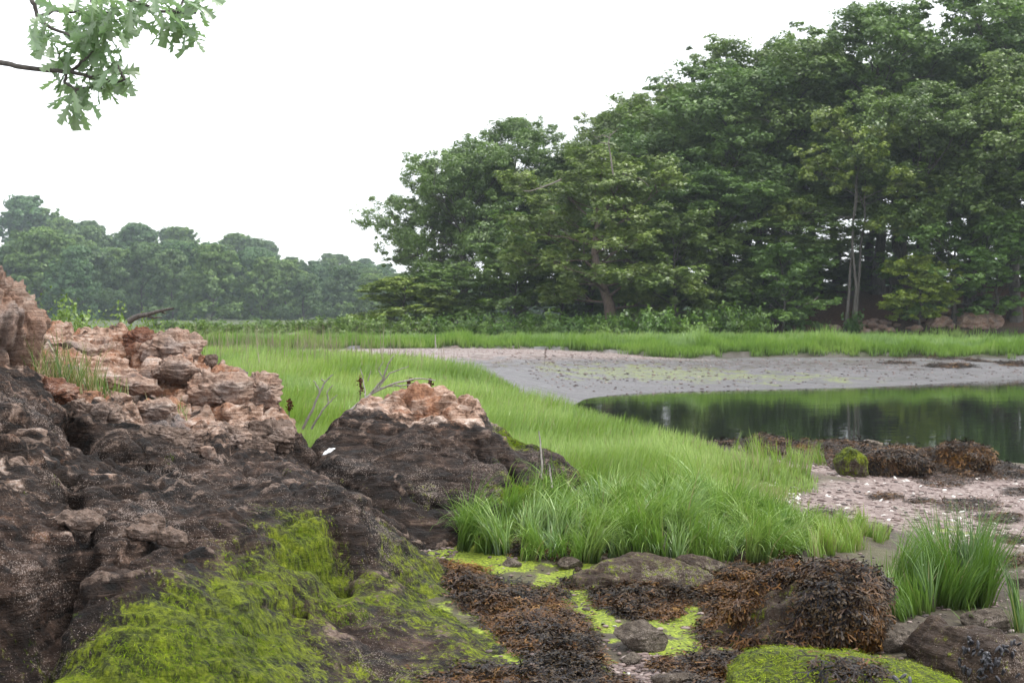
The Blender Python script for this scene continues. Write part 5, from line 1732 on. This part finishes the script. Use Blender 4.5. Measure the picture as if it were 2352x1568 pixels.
# beach rocks
gstone("stone", "stone capped with bright green algae in front of the seaweed bank", 1968, 1096, (.16, .13, .145), 93, .2, (.2, .45), (.4, .60, 0), .15, z0=.3, cat="rock", cuts=13, lump=.3, alg_top=.4, mat=M['stone'])
gstone("stone", "grey rock with a green patch on the skyline of the seaweed bank", 2003, 1022, (.16, .11, .10), 94, .1, (0, 0), (.9, .30, 0), .1, z0=.5, cat="rock", mat=M['stone'])
gstone("stone", "small pale rock right of the grey rock on the seaweed bank", 2050, 1026, (.08, .06, .05), 95, .1, (0, 0), (.85, .2, 0), .1, z0=.5, mat=M['stone'])
gstone("stone", "mossy stone at the left end of the seaweed bank beside the grass", 1606, 1002, (.075, .06, .06), 96, .1, (0, 0), (.6, .35, 0), .1, z0=.4, mat=M['stone'])
gstone("stone", "tan stone lying on the front of the seaweed bank", 1692, 1036, (.06, .05, .035), 97, .1, (0, 0), (.8, .1, .2), .1, z0=.4, mat=M['stone'])
_, humpV, humpF = gstone("weed_hump", "rounded boulder wrapped in rockweed at the right end of the seaweed bank", 2222, 1078, (.25, .22, .125), 98, .1, (0, 0), (.2, .1, .1), .18, z0=.2, cat="boulder", mat=M['stone'])
_, moundV, moundF = gstone("weed_mound", "low rock under rockweed around the algae-capped stone", 2030, 1092, (.45, .35, .15), 99, .1, (0, 0), (.25, .2, .05), .25, z0=.28, cat="boulder", mat=M['stone'])


def drape(V, F, n, label, scale, wfun, bias=0.0, name="rockweed_cover"):
    a, b, c = V[F[:, 0]], V[F[:, 1]], V[F[:, 2]]
    nr = np.cross(b - a, c - a)
    ar = np.linalg.norm(nr, axis=1)
    nr /= ar[:, None] + 1e-12
    ct = (a + b + c) / 3
    wgt = ar * wfun(ct, nr)
    k = rng.choice(len(F), n, p=wgt / wgt.sum())
    s, t_ = rng.random((2, n))
    fl = s + t_ > 1
    s[fl], t_[fl] = 1 - s[fl], 1 - t_[fl]
    p = a[k] + s[:, None] * (b - a)[k] + t_[:, None] * (c - a)[k]
    p = p + nr[k] * (.006 + .035 * rng.random(n)[:, None] ** 2 * scale)
    v, f, at = frond_mesh(p, nr[k], np.tile((.1, -.35, -.8), (n, 1)), scale * rng.uniform(.6, 1.25, n), weed_tone(p, n, bias))
    c0 = V.mean(0)
    o = mk(name, v - c0, f, M['weed'], attrs={"tone": at}, smooth_=False)
    o.location = c0
    return tag(o, label, "seaweed")


drape(swV, swF, 8500, "thick brown and orange rockweed hanging over the hump-backed boulder", .66,
      lambda c, n: smooth(n[:, 2], -.35, .2) * (.02 + smooth(fbm(c * 3.2, 3, 211) + .16 - .9 * np.exp(-(((c[:, 0] - 1.12) / .12) ** 2 + ((c[:, 1] - 6.25) / .16) ** 2)), -.15, .12)), .03)
drape(humpV, humpF, 2600, "rockweed wrapped over the rounded boulder at the right end of the bank", .85, lambda c, n: smooth(n[:, 2], -.2, .3), .03)
drape(moundV, moundF, 3200, "rockweed spread round the foot of the algae-capped stone", .8, lambda c, n: smooth(n[:, 2], -.3, .2) * smooth(fbm(c * 4, 2, 213), -.35, .1), -.05)
weed_on = [(1330, 1490, 5.95, 0)]
# seaweed scrap and mussels on the algae slab
sl = slabV[slabV[:, 2] > slabV[:, 2].mean()]


def top_of(V, x, y):
    k = ((V[:, 0] - x) ** 2 + (V[:, 1] - y) ** 2).argsort()[:6]
    return V[k, 2].max()


g0 = PZ(1950, 1540, .50)
dd = np.hypot(slabV[slabF].mean(1)[:, 0] - g0[0], (slabV[slabF].mean(1)[:, 1] - g0[1]) * 1.2)
drape(slabV, slabF, 240, "small rockweed scrap lying on the bright green slab", .75, lambda c, n: (dd < .13) * smooth(n[:, 2], 0, .4), -.03, "rockweed_scrap")
a_, b_2, c_2 = slabV[slabF[:, 0]], slabV[slabF[:, 1]], slabV[slabF[:, 2]]
nr = np.cross(b_2 - a_, c_2 - a_)
ar = np.linalg.norm(nr, axis=1)
nr /= ar[:, None] + 1e-12
wg = ar * smooth(nr[:, 2], -.1, .4)
kk = rng.choice(len(slabF), 9000, p=wg / wg.sum())
v, f, a = threads(slabV[slabF[kk]].mean(1) + rng.normal(0, .004, (9000, 3)), nr[kk], rng.uniform(.008, .025, 9000), rng.uniform(.0012, .0026, 9000),
                  np.clip(.72 + .3 * fbm(slabV[slabF[kk, 0]] * 6, 2, 215) + rng.normal(0, .15, 9000), 0, 1), .15, 1.3)
so = bpy.data.objects["algae_slab"]
o = mk("algae_threads", v - np.array(so.location), f, M['algae'], so, attrs={"tone": a}, smooth_=False)
tag(o, kind="stuff")

t = NT("mussel_shell")
n_ = t.noise(t.coord(), 40, 4)
M['mussel'] = t.done(t.pbr(t.ramp(n_, [(.35, (.012, .012, .016)), (.6, (.05, .048, .058)), (.8, (.16, .15, .15))]), .35, t.bump(n_, .3, .003), .5))


def mussel_mesh():
    v, f = ico(3)
    v = v.copy()
    x = (v[:, 0] + 1) / 2
    w = .30 + .62 * x ** .8
    v[:, 1] *= w * .55
    v[:, 2] *= w * .42
    return mk("mussel", v * .018, f, M['mussel'], link=False)


mp = mussel_mesh()
mr = bpy.data.objects["mussel_rock"]
mv = np.array([q.co[:] for q in mr.data.vertices]) + np.array(mr.location)
for i in range(85):
    u, vv = rng.uniform(2195, 2350), rng.uniform(1465, 1560)
    # nearest rock vertex to the line of sight
    d0 = P(u, vv, 1.0) - np.array((0, 0, CAM_H))
    d0 /= np.linalg.norm(d0)
    rel = mv - np.array((0, 0, CAM_H))
    tt = rel @ d0
    off = np.linalg.norm(rel - tt[:, None] * d0, axis=1)
    cand = np.where(off < .02)[0]
    if not len(cand):
        continue
    p = mv[cand[tt[cand].argmin()]]
    o = mp.copy()
    COL.objects.link(o)
    o.location = p + (0, 0, .004)
    o.rotation_euler = (rng.uniform(0, 6.28), rng.uniform(-1.3, -.5), rng.uniform(0, 6.28))
    o.scale = (rng.uniform(.6, 1.1),) * 3
    tag(o, "blue-black mussel stuck in the cluster on the corner rock", "mussel", "mussels on the corner rock")
for i, (du, dv) in enumerate([(0, 0), (18, 6), (-12, 10), (10, 22), (26, 20), (-4, 30)]):
    o = mp.copy()
    COL.objects.link(o)
    g = PZ(2072 + du, 1536 + dv, .52)
    o.location = (g[0], g[1], top_of(slabV, g[0], g[1]) + .006)
    o.rotation_euler = (i, -.7, i * 1.3)
    o.scale = (1.15, 1.15, 1.15)
    tag(o, "dark mussel in the small cluster on the bright green slab", "mussel", "mussels on the green slab")

# ------------------------------------------------------------------ pebbles, shells
t = NT("pebble")
oi = t.attr("tone")
pc = t.ramp(oi[0], [(.0, (.045, .035, .033)), (.35, (.14, .098, .088)), (.65, (.25, .185, .165)), (.9, (.40, .34, .31)), (1, (.58, .54, .50))])
M['pebble'] = t.done(t.pbr(pc, .6, None, .4))
t = NT("shell")
n_ = t.noise(t.coord(), 60, 4)
M['shell'] = t.done(t.pbr(t.ramp(n_, [(.3, (.42, .38, .34)), (.7, (.74, .71, .67))]), .5, None, .4))


def pebble_field(q, smin, smax, seed, flat=.6, bright=0.0):
    v, f = ico(2)
    n = len(q)
    Vs, Fs, As = [], [], []
    r = np.random.default_rng(seed)
    z = gz_at(q[:, 0], q[:, 1])
    s = smin + (smax - smin) * r.random(n) ** 3
    az = r.uniform(0, 6.28, n)
    el = np.stack([s * r.uniform(.8, 1.4, n), s * r.uniform(.7, 1.1, n), s * flat * r.uniform(.6, 1.2, n)], 1)
    w = v[None] * el[:, None]
    w = w * (1 + .18 * np.sin(v[None] @ r.normal(0, 2, (3,)) + az[:, None]))[..., None]
    x = w[..., 0] * np.cos(az)[:, None] - w[..., 1] * np.sin(az)[:, None] + q[:, :1]
    y = w[..., 0] * np.sin(az)[:, None] + w[..., 1] * np.cos(az)[:, None] + q[:, 1:2]
    zz = w[..., 2] + (z + el[:, 2] * .35)[:, None]
    V = np.stack([x, y, zz], -1).reshape(-1, 3)
    F = (np.arange(n) * len(v))[:, None, None] + f[None]
    tone = np.clip(r.normal(.45 + bright, .22, n), 0, 1)
    return V, F.reshape(-1, 3), np.repeat(np.stack([tone] * 3, 1), len(v), 0)


PEB = np.array([gpoint(u, v)[:2] for u, v in [(1395, 1520), (1480, 1500), (1560, 1510), (1600, 1545), (1560, 1585), (1440, 1590), (1400, 1560)]])
PEB2 = np.array([gpoint(u, v)[:2] for u, v in [(930, 1235), (1010, 1215), (1040, 1240), (1050, 1280), (1000, 1300), (960, 1270)]])
parts = [pebble_field(fill_area(PEB, 800, 0, 99, .04, .05), .006, .018, 1, .5, -.08), pebble_field(fill_area(PEB2, 320, 0, 99, .04, .05), .006, .018, 2, .5, -.1),
         pebble_field(fill_area(BEACH, 3800, 0, 99, .3, .3), .006, .026, 3, .5, .02)]
FORE = np.array([(-.2, 5), (3.2, 5), (3.6, 8.4), (-.1, 8)])
parts.append(pebble_field(fill_area(FORE, 1500, 0, 99, .1, .1), .005, .020, 4, .6, -.08))
v, f, a = join(parts)
tag(mk("pebbles", v, f, M['pebble'], attrs={"tone": a}), "pinkish pebbles and gravel lying on the beach and flat", "pebbles", kind="stuff")
MUDF = np.array([(-.6, 38.5), (1.6, 32.5), (9, 37.6), (14.5, 41.5), (16, 45.6), (5, 45), (0, 43)])
v, f, a = pebble_field(fill_area(MUDF, 2600, 0, 99, .8, 1.5), .008, .045, 6, .45, -.15)
tag(mk("mud_debris", v, f, M['pebble'], attrs={"tone": a}), "dark and pale bits of debris scattered over the grey mudflat", "debris", kind="stuff")
# grit on the gravel spit
q = fill_area(SPIT, 2600, 0, 99, .6, .8)
v, f, a = pebble_field(q, .008, .032, 5, .4, .12)
tag(mk("shell_grit", v, f, M['pebble'], attrs={"tone": a}), "pale shell grit on the gravel spit", "shell grit", kind="stuff")

# mussel and oyster valves, white on the beach: each a thing
def valve_mesh(seed):
    r = np.random.default_rng(seed)
    nu, nv = 10, 6
    V = []
    for i in range(nv):
        rr = i / (nv - 1)
        for j in range(nu):
            a = j / nu * 2 * math.pi
            k = 1 + .12 * math.sin(3 * a + seed) + .07 * r.normal()
            V.append((rr * math.cos(a) * k * 1.15, rr * math.sin(a) * k * .8, .38 * (1 - rr * rr) + .03 * r.normal()))
    V = np.array(V)
    F = []
    for i in range(nv - 1):
        for j in range(nu):
            F.append((i * nu + j, i * nu + (j + 1) % nu, (i + 1) * nu + (j + 1) % nu, (i + 1) * nu + j))
    V2 = V * (1, 1, .8) - (0, 0, .06)
    F = np.array(F)
    rim = [(len(V) - nu + j, len(V) - nu + (j + 1) % nu, 2 * len(V) - nu + (j + 1) % nu, 2 * len(V) - nu + j) for j in range(nu)]
    F2 = F[:, ::-1] + len(V)
    return mk("shell", np.vstack([V, V2]), np.vstack([F, F2, np.array(rim)]), M['shell'], link=False)


SH = [valve_mesh(k) for k in range(4)]


def put_shell(g, s, label, group, i):
    o = SH[i % 4].copy()
    COL.objects.link(o)
    o.location = (g[0], g[1], g[2] + s * .1)
    o.rotation_euler = (rng.normal(0, .35), rng.normal(0, .35), rng.uniform(0, 6.28))
    o.scale = (s, s, s)
    tag(o, label, "shell", group)


i = 0
for k in range(120):
    u, v = rng.uniform(1690, 1840), rng.uniform(1108, 1150)
    if v < 1108 + (1760 - u) * -.1:
        continue
    put_shell(gpoint(u, v, .33), rng.uniform(.010, .022), "white shell in the drift of shells at the edge of the sparse grass", "shells drifted at the grass edge", i)
    i += 1
for k in range(110):
    u, v = rng.uniform(1740, 2352), rng.uniform(1090, 1240)
    g = gpoint(u, v, .3)
    if poly_sd(np.array([g[:2]]), BEACH)[0] < 0:
        continue
    put_shell(g, rng.uniform(.010, .024), "white shell lying loose on the open pink gravel", "shells strewn on the gravel beach", i)
    i += 1
for k in range(26):
    u, v = rng.uniform(1000, 1700), rng.uniform(1330, 1560)
    put_shell(gpoint(u, v, .36), rng.uniform(.006, .014), "tiny white shell chip on the weedy foreground flat", "shell chips on the foreground flat", i)
    i += 1
put_shell(gpoint(1725, 1152, .33), .03, "largest white shell, alone at the left of the gravel beach", None, 1)

M['pale'] = rock_material("pale_ledge_rock", (1.45, .25, .3), 1.6)
# ledges and rubble at the bank below the trees
stone("rock_ledge", "large pale pinkish rock ledge on the bank at the right edge", "rock ledge", P(2258, 742, 66.0) + (0, .5, -.1), (1.22, .7, .55), 120, .05, (0, 0), (1, 0, 0), 8, 6, .14, .12, .7, mat=M['pale'], fvec=(4, 4, .5), crack=.15)
stone("rock_ledge", "jagged tan ledge left of the large pale pinkish ledge", "rock ledge", P(2165, 742, 66.0) + (0, .5, -.1), (.75, .5, .42), 121, .1, (0, .15), (.8, 0, .4), 8, 5, .25, .04, .75, mat=M['rock_v'])
for i in range(70):
    u = rng.uniform(1885, 2340)
    Y = rng.uniform(65.5, 68.5)
    x = (u - U0) / FPX * Y
    s = rng.uniform(.08, .26)
    _, _, _ = stone("rubble_stone", "tan broken stone in the rubble along the foot of the brown bank", "stone", (x, Y, float(gz_at(x, Y)[0]) + s * .3), (s * rng.uniform(1, 1.6), s, s * rng.uniform(.5, .9)), 130 + i, rng.uniform(0, 3), (0, 0),
                    (.9, 0, rng.uniform(.1, .6)), 8, 3, .2, .05, .8, mat=M['rock_b'], group="rubble stones on the bank")

# ------------------------------------------------------------------ oak bough hanging in at the top left
M['oak_leaf'] = leaf_material("oak_leaf", (.24, .38, .20), (.36, .50, .27), .6, .08, objcol=False)


def oak_leaf(r, L=.13):
    """lobed leaf outline as a strip of quads about its midrib, a little folded and drooping"""
    xs = [0, .10, .20, .28, .36, .44, .52, .60, .68, .78, .88, 1.0]
    ws = [.012, .05, .17, .10, .09, .30, .13, .12, .36, .15, .20, .02]
    V = []
    for x, w_ in zip(xs, ws):
        w1, w2 = w_ * r.uniform(.8, 1.2), w_ * r.uniform(.8, 1.2)
        fwd = .14 if w_ > .16 else 0
        z = -.22 * x * x
        V += [(x + fwd, w1, z + .10 * w1), (x, 0, z - .02), (x + fwd, -w2, z + .10 * w2)]
    F = []
    for i in range(len(xs) - 1):
        a = 3 * i
        F += [(a, a + 1, a + 4, a + 3), (a + 1, a + 2, a + 5, a + 4)]
    return np.array(V) * L, np.array(F)


YB = 6.6
trunk_b = np.array((-4.25, 7.4, 1.2))
bough = empty("oak_tree", trunk_b, "leafy oak bough with lobed leaves hanging in at the top left", "tree")
limbs = [
    [(-300, 60, .5), (-120, 110, .3), (0, 143, .1), (50, 155, 0), (120, 163, 0), (160, 164, 0), (205, 178, -.05), (262, 188, -.05), (285, 183, -.1)],
    [(-300, 60, .5), (-60, -120, .3), (40, -60, .1), (78, 8, 0), (86, 40, 0), (110, 62, -.05), (150, 78, -.05), (178, 86, -.1)],
    [(-60, -120, .3), (100, -90, 0), (240, -40, 0), (300, 0, 0), (350, 22, 0), (400, 30, -.05), (450, 30, -.1)],
    [(200, -50, .1), (210, 5, .1), (235, 26, .1), (278, 36, .1)],
    [(86, 40, 0), (130, 24, .1), (170, 28, .1), (210, 18, .1)],
    [(152, 164, 0), (148, 190, 0), (175, 205, -.05), (172, 232, -.05)],
    [(163, 163, 0), (140, 140, .05), (130, 110, .05)],
    [(163, 163, 0), (192, 140, -.05), (215, 118, -.05)],
    [(285, 183, -.1), (275, 160, -.1), (270, 150, -.1)], [(400, 30, -.05), (420, 5, 0), (430, -20, 0)], [(175, 205, -.05), (215, 200, 0), (235, 205, 0)]]
ps, tips = [], []
for i, pl in enumerate(limbs):
    pts = np.array([P(u, v, YB + dy) for u, v, dy in pl])
    n = len(pts) * 4
    tt, t0 = np.linspace(0, 1, n), np.linspace(0, 1, len(pts))
    pp = np.column_stack([np.interp(tt, t0, pts[:, k]) for k in range(3)]) + np.column_stack([fbm(np.column_stack([tt * 9, tt * 0 + i, tt * 0 + k]), 2, 3) for k in range(3)]) * .012
    r0 = [.013, .012, .011, .007, .007, .006, .006, .006, .005, .006, .005][i]
    ps.append((pp - trunk_b, r0 * (1 - .72 * tt) + .0015))
tr0 = np.array([(0, 0, -.6), (.05, 0, .8), (.2, -.1, 1.8), (P(-300, 60, YB + .5) - trunk_b)])
ps.append((tr0, np.array([.22, .19, .14, .03])))
v, f = tubes(ps, 8)
mk("limb", v, f, M['bark'], bough)
cent = [(100, 75, 12), (130, 95, 13), (165, 60, 10), (200, 62, 14), (230, 55, 14), (180, 105, 14), (140, 125, 12), (110, 118, 8), (215, 95, 14), (255, 72, 12), (265, 45, 10), (245, 118, 10), (205, 130, 10), (290, 58, 8),
        (320, 40, 11), (350, 55, 8), (385, 45, 13), (410, 70, 14), (440, 45, 12), (425, 90, 10), (395, 25, 10), (350, 12, 9), (445, 18, 8), (470, 38, 5), (250, 15, 9), (190, 10, 7), (215, 40, 9),
        (265, 158, 7), (225, 168, 6), (270, 190, 12), (250, 178, 9), (290, 200, 7), (215, 195, 9), (185, 195, 9), (165, 205, 7), (180, 222, 9), (165, 248, 8), (150, 258, 6), (205, 228, 6), (192, 245, 4), (240, 205, 6), (150, 195, 4)]
lr = np.random.default_rng(9)
V, F, A, o = [], [], [], 0
for (u, vv, n) in cent:
    c0 = P(u + lr.normal(0, 4), vv - 20 + lr.normal(0, 3), YB + lr.normal(0, .10)) - trunk_b
    for j in range(int(n * .8)):
        lv, lf = oak_leaf(lr, lr.uniform(.075, .118))
        az = lr.uniform(0, 6.28)
        el = lr.normal(-.55, .45)
        R = np.array(Matrix.Rotation(az, 3, 'Z') @ Matrix.Rotation(-el, 3, 'Y') @ Matrix.Rotation(lr.normal(0, .8), 3, 'X'))
        V.append(lv @ R.T + c0 + lr.normal(0, .035, 3))
        F.append(lf + o)
        o += len(lv)
        A.append(np.tile((lr.random(), lr.random() ** 3, 0), (len(lv), 1)))
mk("foliage", np.vstack(V), np.vstack(F), M['oak_leaf'], bough, attrs={"tone": np.vstack(A)}, smooth_=False)

# ------------------------------------------------------------------ dead wood and small things
M['twig'] = bark_material("weathered_twig", (.26, .23, .20), (.50, .46, .42), 30)
M['twig_dark'] = bark_material("dark_twig", (.05, .042, .038), (.17, .15, .135), 30)


def twig(name, paths, Y, label, r0, mat, cat="dead branch"):
    ps = []
    for i, (pl, rr) in enumerate(paths):
        pts = np.array([P(u, v, Y + dy) for u, v, dy in pl])
        n = len(pts) * 4
        tt, t0 = np.linspace(0, 1, n), np.linspace(0, 1, len(pts))
        pp = np.column_stack([np.interp(tt, t0, pts[:, k]) for k in range(3)])
        pp += np.column_stack([fbm(np.column_stack([tt * 7, tt * 0 + i * 3.3, tt * 0 + k]), 3, 3) for k in range(3)]) * .008
        ps.append((pp, r0 * rr * (1 - .7 * tt) + .0012))
    v, f = tubes(ps, 7)
    return tag(mk(name, v, f, mat), label, cat)


twig("dead_branch", [([(295, 738, 0), (315, 726, 0), (340, 722, 0), (365, 714, 0), (398, 709, -.1)], 1), ([(335, 722, 0), (350, 730, 0), (372, 728, 0)], .5), ([(360, 716, 0), (372, 716, .05), (382, 722, .1)], .4), ([(318, 726, 0), (330, 717, 0)], .4)],
     10.6, "crooked dark dead branch lying on the crest of the outcrop", .022, M['twig_dark'])
twig("dead_shrub", [([(800, 945, -.1), (850, 905, 0), (905, 880, 0), (960, 868, .1), (1000, 874, .1)], 1.0), ([(850, 905, 0), (880, 868, 0), (895, 830, 0), (905, 815, 0)], .8), ([(862, 895, 0), (900, 855, 0), (940, 842, 0)], .6),
                    ([(870, 890, 0), (930, 884, 0), (975, 885, 0)], .5), ([(840, 915, 0), (835, 870, .1), (828, 845, .1)], .55), ([(880, 868, 0), (868, 850, 0), (880, 830, 0)], .4), ([(905, 880, 0), (935, 895, 0)], .35), ([(845, 875, .1), (852, 850, .1)], .3)],
     9.75, "grey leafless shrub leaning up behind the left shoulder of the domed boulder", .008, M['twig'], "dead shrub")
twig("dead_shrub", [([(695, 985, 0), (720, 935, 0), (735, 900, 0), (745, 878, 0), (765, 860, 0)], 1), ([(735, 900, 0), (728, 885, 0), (720, 872, 0)], .6), ([(745, 878, 0), (738, 870, 0)], .5)],
     9.6, "thin bare twig in the gap between the outcrop and the boulder", .008, M['twig'], "dead twig")
twig("dead_shrub", [([(715, 985, 0), (735, 950, 0), (755, 925, 0), (750, 900, 0), (765, 885, 0)], 1), ([(755, 925, 0), (775, 905, 0)], .6)], 9.7, "shorter crooked bare twig beside the thin bare twig", .006, M['twig'], "dead twig")
twig("reed_stalk", [([(1245, 1100, -.1), (1244, 1050, -.05), (1240, 1010, 0), (1238, 990, 0)], 1)], 8.75, "single dry reed stalk standing before the mossy end of the boulder", .006, M['twig'], "reed stalk")
twig("reed_stalk", [([(1268, 1120, -.1), (1263, 1080, 0), (1260, 1065, 0)], 1)], 8.7, "short dry stub of reed right of the single reed stalk", .006, M['twig'], "reed stalk")
twig("marker_stake", [([(1001, 800, 0), (1000, 785, 0), (1000, 768, 0)], 1)], 46.8, "thin pale stake standing at the edge of the far marsh", .028, M['twig'], "stake")


def seed_head(u, v0, v1, Y, label):
    pts = np.array([P(u, v0, Y), P(u + 2, (v0 + v1) / 2, Y), P(u + 4, v1, Y)])
    tv, tf = tubes([(pts, np.array([.004, .004, .003]))], 6)
    o = empty("dock_stalk", pts[0], label, "dead plant")
    mk("stem", tv - pts[0], tf, M['twig_dark'], o)
    n = 60
    tpos = rng.uniform(.45, 1.0, n)
    c = pts[0] + (pts[2] - pts[0]) * tpos[:, None] + rng.normal(0, .010, (n, 3))
    lv, lf = leaf_quads(c, rng.normal(0, 1, (n, 3)), .011, .7)
    mk("seed_head", lv - pts[0], lf, M['seed'], o, smooth_=False)


t = NT("brown_seed_head")
M['seed'] = t.done(t.pbr(t.ramp(t.noise(t.coord(), 50), [(.3, (.03, .012, .007)), (.7, (.14, .055, .025))]), .85, None, .2))
seed_head(826, 928, 868, 10.4, "rust-brown dock stalk behind the left shoulder of the boulder")
seed_head(937, 905, 868, 10.5, "short brown dock stalk above the pale crest of the boulder")
seed_head(985, 905, 870, 10.6, "thin brown dock stalk right of the other one above the crest")
seed_head(663, 960, 920, 10.0, "brown dock stalk beside the dark overhanging block")
seed_head(1250, 840, 800, 30, "lone dark stalk at the edge of the near marsh")

# white feather on the ledge between outcrop and boulder
t = NT("white_feather")
M['white'] = t.done(t.pbr((.82, .83, .85), .6, None, .3))
fp = P(757, 1043, 8.05)
kx = ((BV[:, 0] - fp[0]) ** 2 + (BV[:, 1] - fp[1]) ** 2).argmin()
fz = max(BV[kx, 2], fp[2] - .01)
xs = np.linspace(-1, 1, 12)
wv = (1 - xs ** 2) ** .6 * .33 * (1 + .25 * np.sin(xs * 9))
V = np.concatenate([np.stack([xs, wv, .25 * xs + .12 * np.cos(xs * 3)], 1), np.stack([xs, -wv * .6, .25 * xs - .02 * np.cos(xs * 3)], 1)]) * .042
F = np.stack([np.arange(11), np.arange(1, 12), 13 + np.arange(11), 12 + np.arange(11)], 1)
V = np.vstack([V, V - (0, 0, .004)])
F = np.vstack([F, F[:, ::-1] + 24])
o = mk("feather", V, F, M['white'])
o.location = (fp[0], fp[1] - .03, fp[2] + .02)
o.rotation_euler = (.5, -.25, .45)
tag(o, "white feather lying on dark rock where outcrop and boulder meet", "feather")
tv, tf = tubes([(np.array([P(u, v, 60) for u, v in [(660, 773), (675, 770), (692, 770)]]), np.array([.10, .12, .09]))], 8)
tag(mk("driftwood_log", tv, tf, M['bark_dead']), "grey driftwood log stranded on the marsh before the far shore", "log")

# ------------------------------------------------------------------ haze: one closed box of pale air round everything
t = NT("hazy_air")
vol = t.n("VolumePrincipled")
vol.inputs["Color"].default_value = (.80, .90, 1.0, 1)
vol.inputs["Density"].default_value = .00037
vol.inputs["Anisotropy"].default_value = .25
t.t.links.new(vol.outputs[0], t.out.inputs["Volume"])
bm = bmesh.new()
bmesh.ops.create_cube(bm, size=1)
me = bpy.data.meshes.new("haze")
bm.to_mesh(me)
bm.free()
me.materials.append(t.m)
hz = bpy.data.objects.new("haze", me)
hz.scale = (900, 780, 60)
hz.location = (0, 330, 60 / 2 - 3)
COL.objects.link(hz)
tag(hz, kind="stuff")
